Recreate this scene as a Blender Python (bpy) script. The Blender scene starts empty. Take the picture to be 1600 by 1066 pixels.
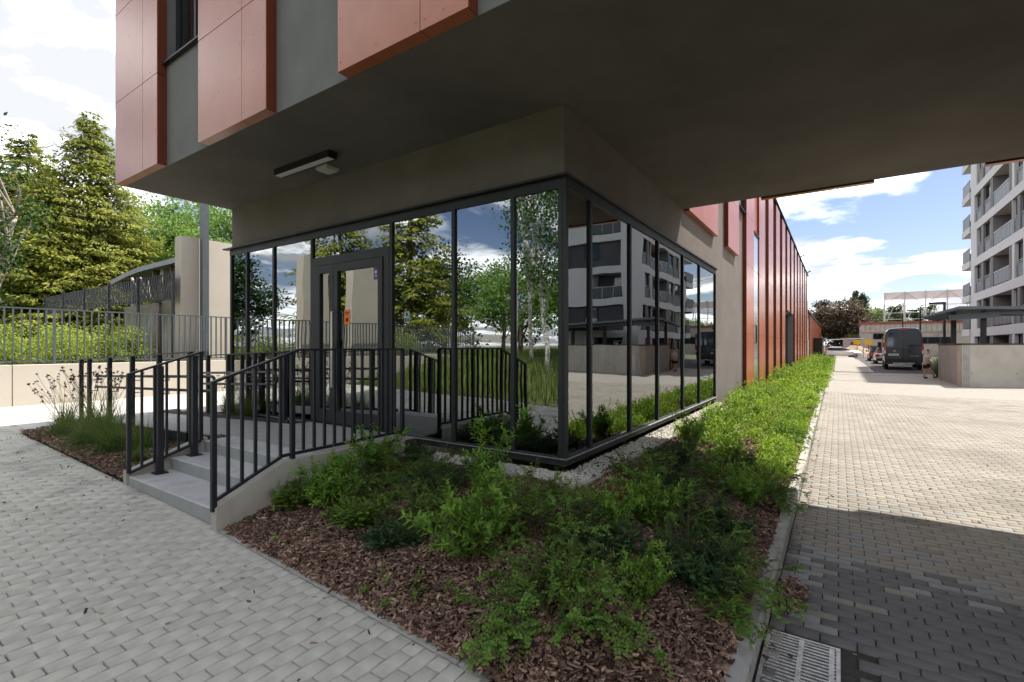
import bpy, bmesh, math, random
import numpy as np
from mathutils import Vector, Matrix
R = math.radians
rng = np.random.default_rng(7)
random.seed(7)
S = bpy.context.scene
COL = S.collection

# ------------------------------------------------------------------ camera
cd = bpy.data.cameras.new('camera'); cam = bpy.data.objects.new('camera', cd); COL.objects.link(cam)
cd.sensor_width = 36; cd.lens = 17.0; cd.shift_y = 0.005; cd.clip_end = 2000; cd.clip_start = 0.05
cam.location = (2.486, -4.716, 1.65); cam.rotation_euler = (R(90), 0, R(33.97))
S.camera = cam
# ------------------------------------------------------------------ sky, sun, exposure
SUN = Vector((0.34, 0.60, 1.0)).normalized()
elev = math.asin(SUN.z); azim = math.atan2(SUN.x, SUN.y)          # clockwise from +Y
W = bpy.data.worlds.new('World'); S.world = W; W.use_nodes = True
nt = W.node_tree; nt.nodes.clear(); N = nt.nodes.new; L = nt.links.new
out = N('ShaderNodeOutputWorld'); bg = N('ShaderNodeBackground'); bg.inputs[1].default_value = 0.15
sky = N('ShaderNodeTexSky'); sky.sky_type = 'NISHITA'; sky.sun_disc = False
sky.sun_elevation = elev; sky.sun_rotation = azim; sky.air_density = 1.0; sky.dust_density = 0.6; sky.ozone_density = 1.6
tc = N('ShaderNodeTexCoord'); sep = N('ShaderNodeSeparateXYZ'); L(tc.outputs['Generated'], sep.inputs[0])
def mth(op, a, b=None, clamp=False):
    m = N('ShaderNodeMath'); m.operation = op; m.use_clamp = clamp
    for i, v in enumerate((a, b)):
        if v is None: continue
        if isinstance(v, (int, float)): m.inputs[i].default_value = v
        else: L(v, m.inputs[i])
    return m.outputs[0]
zc = mth('ADD', mth('MAXIMUM', sep.outputs[2], 0.0), 0.13)
cmb = N('ShaderNodeCombineXYZ')
L(mth('DIVIDE', sep.outputs[0], zc), cmb.inputs[0]); L(mth('DIVIDE', sep.outputs[1], zc), cmb.inputs[1])
def wnoise(scale, detail, rough, off):
    mp = N('ShaderNodeMapping'); mp.inputs['Location'].default_value = off; L(cmb.outputs[0], mp.inputs[0])
    n = N('ShaderNodeTexNoise'); n.inputs['Scale'].default_value = scale; n.inputs['Detail'].default_value = detail
    n.inputs['Roughness'].default_value = rough; n.inputs['Distortion'].default_value = 0.25; L(mp.outputs[0], n.inputs[0]); return n.outputs[0]
def wramp(v, a, b):
    m = N('ShaderNodeMapRange'); m.interpolation_type = 'SMOOTHSTEP'; m.inputs[1].default_value = a; m.inputs[2].default_value = b; L(v, m.inputs[0]); return m.outputs[0]
CLOUD_OFF = (-18.8, 8.3, 0.0)
n1 = wnoise(0.85, 9, 0.56, CLOUD_OFF)
n2 = wnoise(0.85, 9, 0.56, (CLOUD_OFF[0]+0.10, CLOUD_OFF[1]+0.16, 0.0))    # same field, shifted towards the sun: lit edges, grey bellies
mask = mth('MULTIPLY', wramp(n1, 0.42, 0.545), wramp(sep.outputs[2], -0.005, 0.01))
belly = wramp(mth('ADD', n2, mth('MULTIPLY', mth('SUBTRACT', n2, n1), 1.5)), 0.44, 0.61)
ccol = N('ShaderNodeMix'); ccol.data_type = 'RGBA'; L(belly, ccol.inputs[0])
ccol.inputs[6].default_value = (10.5, 10.5, 10.6, 1); ccol.inputs[7].default_value = (2.9, 3.0, 3.25, 1)
dim = N('ShaderNodeMix'); dim.data_type = 'RGBA'; dim.blend_type = 'MULTIPLY'; dim.inputs[0].default_value = 1.0; L(sky.outputs[0], dim.inputs[6]); dim.inputs[7].default_value = (0.44, 0.42, 0.47, 1)
mx = N('ShaderNodeMix'); mx.data_type = 'RGBA'; L(mask, mx.inputs[0]); L(dim.outputs[2], mx.inputs[6]); L(ccol.outputs[2], mx.inputs[7])
L(mx.outputs[2], bg.inputs[0]); L(bg.outputs[0], out.inputs[0])
sd = bpy.data.lights.new('sun', 'SUN'); sun = bpy.data.objects.new('sun', sd); COL.objects.link(sun)
sd.energy = 3.7; sd.angle = R(0.53); sd.color = (1.0, 0.94, 0.85)
sun.rotation_euler = SUN.to_track_quat('Z', 'Y').to_euler(); sun.location = (20, 40, 60)
vs = S.view_settings; vs.view_transform = 'Standard'; vs.look = 'None'; vs.gamma = 1.0; vs.exposure = 1.08; vs.use_curve_mapping = False
S.cycles.max_bounces = 8; S.cycles.transparent_max_bounces = 12; S.cycles.diffuse_bounces = 4; S.cycles.glossy_bounces = 4
S.cycles.caustics_reflective = False; S.cycles.caustics_refractive = False

# ------------------------------------------------------------------ materials
def M(name, c1, c2=None, scale=3.0, detail=6, rough=0.6, bump=0.0, bscale=60, spec=0.5, metal=0.0, coat=0.0, coat_rough=0.1, coat_ior=1.5,
      rnd=None, transl=0.0, c3=None, s3=0.7, stretch=None, rough2=None, objrnd=0.0):
    m = bpy.data.materials.new(name); m.use_nodes = True; t = m.node_tree; b = t.nodes['Principled BSDF']; o = t.nodes['Material Output']
    n = t.nodes.new; l = t.links.new
    b.inputs['Roughness'].default_value = rough; b.inputs['Metallic'].default_value = metal
    b.inputs['Specular IOR Level'].default_value = spec; b.inputs['Coat Weight'].default_value = coat
    b.inputs['Coat Roughness'].default_value = coat_rough; b.inputs['Coat IOR'].default_value = coat_ior
    b.inputs['Base Color'].default_value = (*c1, 1)
    tcn = n('ShaderNodeTexCoord'); vec = tcn.outputs['Object']
    if stretch:
        mp = n('ShaderNodeMapping'); mp.inputs['Scale'].default_value = stretch; l(vec, mp.inputs[0]); vec = mp.outputs[0]
    col = None
    if c2 is not None:
        if rnd:                                                     # colour picked per piece
            at = n('ShaderNodeAttribute'); at.attribute_name = 'rnd'
            oi = n('ShaderNodeObjectInfo'); ad = n('ShaderNodeMath'); ad.operation = 'MULTIPLY_ADD'
            l(oi.outputs['Random'], ad.inputs[0]); ad.inputs[1].default_value = objrnd; l(at.outputs['Fac'], ad.inputs[2])
            fac = ad.outputs[0]
        else:
            no = n('ShaderNodeTexNoise'); no.inputs['Scale'].default_value = scale; no.inputs['Detail'].default_value = detail; no.inputs['Roughness'].default_value = 0.6
            l(vec, no.inputs[0]); mr = n('ShaderNodeMapRange'); mr.inputs[1].default_value = 0.3; mr.inputs[2].default_value = 0.7; l(no.outputs[0], mr.inputs[0]); fac = mr.outputs[0]
        mi = n('ShaderNodeMix'); mi.data_type = 'RGBA'; l(fac, mi.inputs[0]); mi.inputs[6].default_value = (*c1, 1); mi.inputs[7].default_value = (*c2, 1); col = mi.outputs[2]
    if c3 is not None:                                              # stains with a shape of their own
        no = n('ShaderNodeTexNoise'); no.inputs['Scale'].default_value = s3; no.inputs['Detail'].default_value = 8; no.inputs['Roughness'].default_value = 0.65
        l(vec, no.inputs[0]); mr = n('ShaderNodeMapRange'); mr.inputs[1].default_value = 0.48; mr.inputs[2].default_value = 0.72; l(no.outputs[0], mr.inputs[0])
        mi = n('ShaderNodeMix'); mi.data_type = 'RGBA'; l(mr.outputs[0], mi.inputs[0])
        if col: l(col, mi.inputs[6])
        else: mi.inputs[6].default_value = (*c1, 1)
        mi.inputs[7].default_value = (*c3, 1); col = mi.outputs[2]
    if col: l(col, b.inputs['Base Color'])
    if rough2 is not None:
        no = n('ShaderNodeTexNoise'); no.inputs['Scale'].default_value = 2.3; l(vec, no.inputs[0]); mr = n('ShaderNodeMapRange')
        mr.inputs[3].default_value = rough; mr.inputs[4].default_value = rough2; l(no.outputs[0], mr.inputs[0]); l(mr.outputs[0], b.inputs['Roughness'])
    if bump:
        no = n('ShaderNodeTexNoise'); no.inputs['Scale'].default_value = bscale; no.inputs['Detail'].default_value = 5; l(vec, no.inputs[0])
        bp = n('ShaderNodeBump'); bp.inputs['Strength'].default_value = bump; bp.inputs['Distance'].default_value = 0.01
        l(no.outputs[0], bp.inputs['Height']); l(bp.outputs[0], b.inputs['Normal'])
    if transl:
        tr = n('ShaderNodeBsdfTranslucent'); ms = n('ShaderNodeMixShader'); ms.inputs[0].default_value = transl
        if col: l(col, tr.inputs[0])
        else: tr.inputs[0].default_value = (*c1, 1)
        l(b.outputs[0], ms.inputs[1]); l(tr.outputs[0], ms.inputs[2]); l(ms.outputs[0], o.inputs[0])
    return m
def glass_mat(name, tint, ior, rough=0.0):
    m = bpy.data.materials.new(name); m.use_nodes = True; t = m.node_tree; t.nodes.clear(); n = t.nodes.new; l = t.links.new
    o = n('ShaderNodeOutputMaterial'); g = n('ShaderNodeBsdfGlossy'); g.inputs['Roughness'].default_value = rough; g.inputs[0].default_value = (0.90, 0.95, 0.95, 1)
    tr = n('ShaderNodeBsdfTransparent'); tr.inputs[0].default_value = (*tint, 1); fr = n('ShaderNodeFresnel'); fr.inputs[0].default_value = ior
    tcn = n('ShaderNodeTexCoord'); no = n('ShaderNodeTexNoise'); no.inputs['Scale'].default_value = 1.1; no.inputs['Detail'].default_value = 1; l(tcn.outputs['Object'], no.inputs[0])
    bp = n('ShaderNodeBump'); bp.inputs['Strength'].default_value = 0.5; bp.inputs['Distance'].default_value = 0.006; l(no.outputs[0], bp.inputs['Height']); l(bp.outputs[0], g.inputs['Normal'])
    ms = n('ShaderNodeMixShader'); l(fr.outputs[0], ms.inputs[0]); l(tr.outputs[0], ms.inputs[1]); l(g.outputs[0], ms.inputs[2]); l(ms.outputs[0], o.inputs[0])
    return m
m_stucco = M('stucco', (0.166, 0.146, 0.133), (0.205, 0.181, 0.165), 1.6, 8, 0.9, 0.5, 260, 0.2, c3=(0.155, 0.134, 0.115), s3=0.9)
m_soffit = M('soffit_stucco', (0.152, 0.136, 0.123), (0.205, 0.185, 0.168), 0.9, 9, 0.9, 0.7, 220, 0.2, c3=(0.135, 0.12, 0.108), s3=0.5)
m_stucco_grey = M('stucco_grey', (0.175, 0.172, 0.17), (0.215, 0.212, 0.208), 2.2, 8, 0.9, 0.55, 260, 0.2)
m_panel = M('laminate_panel', (0.37, 0.100, 0.034), (0.42, 0.120, 0.044), 0.9, 5, 0.45, 0.04, 30, 0.3, coat=0.6, coat_rough=0.2, coat_ior=1.38, c3=(0.44, 0.13, 0.055), s3=1.8)
m_panel_shade = M('panel_return', (0.15, 0.031, 0.011), (0.125, 0.026, 0.010), 2.0, 5, 0.4, 0.03, 30, 0.4)  # laminate darkened for the returns: their shade is put into the colour
m_seam = M('panel_seam', (0.03, 0.02, 0.018), rough=0.8)
m_metal = M('anthracite_metal', (0.017, 0.019, 0.022), (0.024, 0.026, 0.029), 6, 4, 0.42, 0.02, 90, 0.4, rough2=0.6)
m_rail = M('railing_paint', (0.013, 0.016, 0.022), (0.019, 0.022, 0.028), 8, 4, 0.4, 0.03, 120, 0.4, rough2=0.5)
m_fence = M('fence_paint', (0.075, 0.088, 0.10), (0.095, 0.108, 0.118), 8, 4, 0.42, 0.02, 120, 0.5)
m_glass = glass_mat('window_glass', (0.50, 0.62, 0.55), 4.0)
m_glass_dim = glass_mat('dark_glass', (0.10, 0.12, 0.13), 1.9)
m_concrete = M('concrete', (0.40, 0.375, 0.325), (0.48, 0.45, 0.395), 1.1, 9, 0.85, 0.25, 120, 0.25, c3=(0.33, 0.305, 0.26), s3=1.3)
m_concrete_light = M('pale_concrete', (0.49, 0.445, 0.38), (0.565, 0.52, 0.455), 0.8, 9, 0.85, 0.2, 120, 0.25, c3=(0.47, 0.415, 0.35), s3=0.8)
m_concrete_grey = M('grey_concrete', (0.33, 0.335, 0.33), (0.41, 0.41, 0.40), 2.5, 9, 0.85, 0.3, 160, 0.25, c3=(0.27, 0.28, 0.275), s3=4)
m_kerb = M('kerb_concrete', (0.40, 0.385, 0.35), (0.48, 0.46, 0.42), 5, 9, 0.9, 0.5, 140, 0.2, c3=(0.27, 0.26, 0.23), s3=6)
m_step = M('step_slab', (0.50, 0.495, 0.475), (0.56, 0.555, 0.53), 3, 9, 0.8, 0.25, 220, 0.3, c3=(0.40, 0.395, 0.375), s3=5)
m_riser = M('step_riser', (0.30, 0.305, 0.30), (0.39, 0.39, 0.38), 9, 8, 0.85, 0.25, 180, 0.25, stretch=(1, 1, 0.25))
m_paver = M('paver_concrete', (0.49, 0.475, 0.405), (0.595, 0.575, 0.495), rnd=True, objrnd=1.0, rough=0.86, bump=0.12, bscale=230, spec=0.25, c3=(0.31, 0.30, 0.265), s3=2.2)
m_paver_warm = M('paver_warm', (0.255, 0.232, 0.198), (0.33, 0.302, 0.26), rnd=True, objrnd=1.0, rough=0.86, bump=0.12, bscale=230, spec=0.25, c3=(0.195, 0.176, 0.147), s3=0.7)
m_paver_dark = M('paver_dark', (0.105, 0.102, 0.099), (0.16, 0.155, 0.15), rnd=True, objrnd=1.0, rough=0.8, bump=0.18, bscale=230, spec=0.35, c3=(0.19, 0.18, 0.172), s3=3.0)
m_paver_mid = M('paver_mid', (0.235, 0.235, 0.23), (0.31, 0.31, 0.30), rnd=True, objrnd=1.0, rough=0.85, bump=0.18, bscale=230, spec=0.3, c3=(0.20, 0.2, 0.195), s3=3.5)
m_joint = M('joint_sand', (0.06, 0.056, 0.048), (0.10, 0.094, 0.08), 20, 6, 0.95, 0.4, 300, 0.1)
m_soil = M('soil', (0.055, 0.035, 0.025), (0.085, 0.055, 0.04), 14, 8, 0.95, 0.8, 60, 0.1)
m_bark = M('bark_chips', (0.062, 0.031, 0.020), (0.54, 0.36, 0.26), rnd=True, rough=0.7, bump=0.6, bscale=90, spec=0.25, stretch=(1, 1, 1))
m_gravel = M('pebbles', (0.42, 0.385, 0.33), (0.78, 0.74, 0.67), rnd=True, rough=0.8, bump=0.25, bscale=120, spec=0.25)
m_asphalt = M('asphalt', (0.065, 0.063, 0.062), (0.10, 0.097, 0.094), 3, 9, 0.9, 0.5, 140, 0.25, c3=(0.13, 0.12, 0.11), s3=0.4)
m_ground = M('ground_earth', (0.16, 0.155, 0.10), (0.10, 0.13, 0.05), 0.35, 8, 0.95, 0.5, 12, 0.1, c3=(0.24, 0.20, 0.15), s3=0.12)
m_steel = M('galvanised', (0.36, 0.36, 0.35), (0.52, 0.52, 0.50), 30, 6, 0.45, 0.15, 80, 0.5, metal=0.55, c3=(0.20, 0.19, 0.18), s3=14)
m_white = M('white_render', (0.52, 0.52, 0.525), (0.58, 0.58, 0.585), 0.6, 7, 0.85, 0.1, 80, 0.25, c3=(0.49, 0.49, 0.49), s3=0.3)
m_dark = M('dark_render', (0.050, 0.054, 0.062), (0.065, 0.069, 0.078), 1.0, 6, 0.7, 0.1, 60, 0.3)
m_black = M('black_plastic', (0.012, 0.012, 0.013), rough=0.5, spec=0.4)
m_balc = M('balustrade_panel', (0.045, 0.058, 0.07), (0.06, 0.073, 0.086), 2, 4, 0.45, 0, spec=0.4)
m_interior = M('interior_wall', (0.62, 0.60, 0.52), (0.66, 0.64, 0.56), 1.0, 4, 0.8)
m_floor_in = M('interior_floor', (0.34, 0.34, 0.31), (0.38, 0.38, 0.35), 2, 5, 0.3, spec=0.5)
m_wood = M('bark', (0.10, 0.075, 0.055), (0.17, 0.135, 0.10), 9, 8, 0.9, 0.9, 30, 0.15, stretch=(1, 1, 0.3))
m_wood_pale = M('pale_bark', (0.33, 0.28, 0.23), (0.46, 0.41, 0.35), 9, 8, 0.85, 0.6, 30, 0.2, stretch=(1, 1, 0.3))
m_birch = M('birch_bark', (0.70, 0.68, 0.63), (0.62, 0.60, 0.55), 4, 6, 0.8, 0.3, 30, 0.2, c3=(0.06, 0.05, 0.045), s3=5, stretch=(1, 1, 2.2))
m_twig = M('twig', (0.12, 0.075, 0.045), (0.20, 0.13, 0.08), 20, 5, 0.85, 0.3, 80, 0.2)
def LEAF(name, a, b, tr=0.35, rough=0.55): return M(name, a, b, rnd=True, objrnd=0.0, rough=rough, spec=0.35, transl=tr)
l_privet = LEAF('privet_leaf', (0.06, 0.16, 0.02), (0.26, 0.45, 0.06), 0.45)
l_round = LEAF('cotoneaster_leaf', (0.045, 0.15, 0.022), (0.20, 0.36, 0.05), 0.42)
l_yew = LEAF('yew_needle', (0.022, 0.075, 0.028), (0.07, 0.15, 0.045), 0.25)
l_yewnew = LEAF('yew_new_growth', (0.06, 0.16, 0.02), (0.24, 0.38, 0.045), 0.38)
l_dead = LEAF('dead_needle', (0.16, 0.055, 0.018), (0.34, 0.15, 0.055), 0.2)
l_cover = LEAF('ground_cover_leaf', (0.05, 0.15, 0.012), (0.37, 0.52, 0.055), 0.38)  # dark end of the range stands in for shadow between the leaves
l_grass = LEAF('grass_blade', (0.075, 0.14, 0.022), (0.23, 0.31, 0.07), 0.4)
l_dry = LEAF('dry_grass', (0.20, 0.16, 0.085), (0.36, 0.30, 0.17), 0.3)
l_seed = LEAF('seed_head', (0.05, 0.035, 0.035), (0.13, 0.095, 0.08), 0.1)
l_conifer = LEAF('conifer_spray', (0.045, 0.095, 0.016), (0.46, 0.46, 0.07), 0.4)
l_spruce = LEAF('dark_conifer', (0.020, 0.050, 0.018), (0.055, 0.095, 0.03), 0.2)
l_tree = LEAF('tree_leaf', (0.075, 0.17, 0.03), (0.26, 0.40, 0.08), 0.42)
l_tree_dk = LEAF('dark_tree_leaf', (0.026, 0.068, 0.018), (0.08, 0.14, 0.03), 0.3)
l_birch = LEAF('birch_leaf', (0.04, 0.11, 0.025), (0.11, 0.22, 0.055), 0.4)
l_copper = LEAF('copper_leaf', (0.055, 0.035, 0.02), (0.17, 0.125, 0.07), 0.25)
l_willow = LEAF('willow_leaf', (0.13, 0.20, 0.055), (0.30, 0.37, 0.14), 0.35)
l_poplar = LEAF('poplar_leaf', (0.03, 0.075, 0.03), (0.07, 0.125, 0.05), 0.3)
l_hedge = LEAF('hedge_leaf', (0.10, 0.20, 0.025), (0.46, 0.53, 0.09), 0.42)
def emis(name, c, s):
    m = bpy.data.materials.new(name); m.use_nodes = True; b = m.node_tree.nodes['Principled BSDF']
    b.inputs['Base Color'].default_value = (*c, 1); b.inputs['Emission Color'].default_value = (*c, 1); b.inputs['Emission Strength'].default_value = s; return m

# ------------------------------------------------------------------ builders
def arr_mesh(name, v, tris=None, quads=None, rnd=None, smooth=False):
    me = bpy.data.meshes.new(name); v = np.asarray(v, np.float32); nv = len(v)
    nt_ = 0 if tris is None else len(tris); nq = 0 if quads is None else len(quads)
    idx = []; starts = []; tot = []
    if nt_: idx.append(np.asarray(tris, np.int32).ravel()); starts.append(np.arange(nt_)*3); tot.append(np.full(nt_, 3))
    if nq: idx.append(np.asarray(quads, np.int32).ravel()); starts.append(np.arange(nq)*4 + nt_*3); tot.append(np.full(nq, 4))
    idx = np.concatenate(idx); me.vertices.add(nv); me.loops.add(len(idx)); me.polygons.add(nt_+nq)
    me.vertices.foreach_set('co', v.ravel()); me.loops.foreach_set('vertex_index', idx)
    me.polygons.foreach_set('loop_start', np.concatenate(starts).astype(np.int32)); me.polygons.foreach_set('loop_total', np.concatenate(tot).astype(np.int32))
    if smooth: me.polygons.foreach_set('use_smooth', np.ones(nt_+nq, bool))
    if rnd is not None:
        a = me.attributes.new('rnd', 'FLOAT', 'POINT'); a.data.foreach_set('value', np.asarray(rnd, np.float32))
    me.update(calc_edges=True); return me
class MB:
    def __init__(s): s.v = []; s.f = []
    def add(s, vs, fs):
        b = len(s.v); s.v += [tuple(p) for p in vs]; s.f += [tuple(b+i for i in f) for f in fs]; return s
    def box(s, x0, y0, z0, x1, y1, z1):
        if x0 > x1: x0, x1 = x1, x0
        if y0 > y1: y0, y1 = y1, y0
        if z0 > z1: z0, z1 = z1, z0
        return s.add([(x0,y0,z0),(x1,y0,z0),(x1,y1,z0),(x0,y1,z0),(x0,y0,z1),(x1,y0,z1),(x1,y1,z1),(x0,y1,z1)],
              [(0,3,2,1),(4,5,6,7),(0,1,5,4),(1,2,6,5),(2,3,7,6),(3,0,4,7)])
    def cbox(s, x0, y0, z0, x1, y1, z1, b=0.01):                    # top edges chamfered
        return s.add([(x0,y0,z0),(x1,y0,z0),(x1,y1,z0),(x0,y1,z0),(x0,y0,z1-b),(x1,y0,z1-b),(x1,y1,z1-b),(x0,y1,z1-b),
                      (x0+b,y0+b,z1),(x1-b,y0+b,z1),(x1-b,y1-b,z1),(x0+b,y1-b,z1)],
              [(0,3,2,1),(8,9,10,11),(0,1,5,4),(1,2,6,5),(2,3,7,6),(3,0,4,7),(4,5,9,8),(5,6,10,9),(6,7,11,10),(7,4,8,11)])
    def bar(s, p, q, w, h=None, up=(0,0,1)):                         # rectangular bar between two points
        p = Vector(p); q = Vector(q); d = (q-p).normalized(); h = h or w; u = Vector(up)
        if abs(d.dot(u)) > 0.98: u = Vector((1,0,0))
        a = d.cross(u).normalized()*(w/2); c = a.cross(d).normalized()*(h/2)
        vs = [p-a-c, p+a-c, p+a+c, p-a+c, q-a-c, q+a-c, q+a+c, q-a+c]
        return s.add(vs, [(3,2,1,0),(4,5,6,7),(0,1,5,4),(1,2,6,5),(2,3,7,6),(3,0,4,7)])
    def tube(s, pts, r, n=8, cap=True):
        pts = [Vector(p) for p in pts]; rs = r if isinstance(r, (list, tuple)) else [r]*len(pts); b = len(s.v); up = None
        for i, p in enumerate(pts):
            d = (pts[min(i+1, len(pts)-1)] - pts[max(i-1, 0)]).normalized()
            if up is None: up = Vector((0,0,1)) if abs(d.z) < 0.9 else Vector((1,0,0))
            a = d.cross(up).normalized(); c = a.cross(d).normalized(); up = c
            for k in range(n):
                t = 2*math.pi*k/n; s.v.append(tuple(p + (a*math.cos(t)+c*math.sin(t))*rs[i]))
        for i in range(len(pts)-1):
            for k in range(n):
                s.f.append((b+i*n+k, b+i*n+(k+1)%n, b+(i+1)*n+(k+1)%n, b+(i+1)*n+k))
        if cap:
            s.f.append(tuple(b+k for k in range(n))[::-1]); s.f.append(tuple(b+(len(pts)-1)*n+k for k in range(n)))
        return s
    def prism(s, poly, axis, a, b):                                  # polygon in the plane across an axis, extruded a..b
        n = len(poly)
        def P(u, w, t): return {'x': (t, u, w), 'y': (u, t, w), 'z': (u, w, t)}[axis]
        return s.add([P(u, w, a) for u, w in poly]+[P(u, w, b) for u, w in poly],
              [tuple(range(n))[::-1], tuple(range(n, 2*n))]+[(i, (i+1) % n, n+(i+1) % n, n+i) for i in range(n)])
    def loft(s, secs):
        n = len(secs[0]); b = len(s.v)
        for sec in secs: s.v += [tuple(p) for p in sec]
        for i in range(len(secs)-1):
            for k in range(n): s.f.append((b+i*n+k, b+i*n+(k+1) % n, b+(i+1)*n+(k+1) % n, b+(i+1)*n+k))
        s.f.append(tuple(b+k for k in range(n))[::-1]); s.f.append(tuple(b+(len(secs)-1)*n+k for k in range(n))); return s
    def mesh(s, name, smooth=False):
        me = bpy.data.meshes.new(name); me.from_pydata(s.v, [], s.f)
        bm = bmesh.new(); bm.from_mesh(me); bmesh.ops.recalc_face_normals(bm, faces=bm.faces); bm.to_mesh(me); bm.free()
        if smooth: me.polygons.foreach_set('use_smooth', [True]*len(me.polygons))
        return me
    def build(s, name, mat, parent=None, smooth=False, kind=None, label=None):
        return obj(name, s.mesh(name, smooth), mat, parent, kind=kind, label=label)
def root_loc(o):
    v = Vector((0,0,0))
    while o is not None: v += o.location; o = o.parent
    return v
def obj(name, me, mat, parent=None, loc=None, kind=None, label=None):
    """mesh is given in world coordinates (or in its thing's own frame when the thing sits at the origin)"""
    if mat is not None and (len(me.materials) == 0): me.materials.append(mat)
    o = bpy.data.objects.new(name, me); COL.objects.link(o)
    if loc is not None: o.location = loc
    if parent is not None:
        o.parent = parent
        o.location = Vector(loc or (0,0,0)) - root_loc(parent)
    if kind: o['kind'] = kind
    if label: o['label'] = label
    return o
def tag(o, label, cat, group=None):
    o['label'] = label; o['category'] = cat
    if group: o['group'] = group
    return o
def thing(name, label, cat, loc=(0,0,0), group=None):
    o = bpy.data.objects.new(name, None); COL.objects.link(o); o.location = loc; o.empty_display_size = 0.2
    return tag(o, label, cat, group)
def copy_tree(o, parent=None):
    c = o.copy(); COL.objects.link(c); c.parent = parent
    for ch in list(o.children): copy_tree(ch, c)
    return c
def place(src, used, loc, rz=0.0, sc=1.0, label=None, group=None):
    o = src if not used else copy_tree(src)
    o.location = loc; o.rotation_euler = (0, 0, rz); o.scale = (sc, sc, sc) if isinstance(sc, (int, float)) else sc
    if label: o['label'] = label
    if group: o['group'] = group
    return o
def struct(name, mb, mat): return (mb.build(name, mat, kind='structure') if isinstance(mb, MB) else obj(name, mb, mat, kind='structure'))
# ================================================================== the setting
CAMXY = np.array([2.486, -4.716])
def zpav(x):
    return np.interp(x, [-14, -2.2, 1.0, 2.1], [0.30, 0.0, 0.0, -0.29])
def zroad(y):
    return np.interp(y, [-50, 1, 10, 20, 27, 40, 90], [-0.29, -0.29, -0.15, 0.0, 0.04, 0.13, 0.18])
def grid(name, xs, ys, zf, mat, kind='structure', keep=None, parent=None):
    X_, Y_ = np.meshgrid(xs, ys); Z_ = zf(X_, Y_); v = np.stack([X_, Y_, Z_], -1).reshape(-1, 3)
    nx, ny = len(xs), len(ys); i, j = np.meshgrid(np.arange(nx-1), np.arange(ny-1)); a = (j*nx+i).ravel()
    q = np.stack([a, a+1, a+1+nx, a+nx], -1)
    if keep is not None:
        c = v[q].mean(1); q = q[keep(c[:, 0], c[:, 1])]
    return obj(name, arr_mesh(name, v, quads=q, smooth=True), mat, parent, kind=kind)
gx = np.concatenate([-np.geomspace(900, 60, 14), np.linspace(-52, 52, 40), np.geomspace(60, 900, 14)])
def zground(x, y):
    r = np.maximum(np.abs(x)/40, np.abs(y-12)/26); return np.interp(r, [1.0, 1.5], [-0.9, 0.06])
grid('ground', gx, gx, zground, m_ground)
far_ground = grid('verge', np.linspace(1.2, 40, 24), np.linspace(30, 120, 40), lambda x, y: zroad(y)-0.03+0*x, m_ground)

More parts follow.
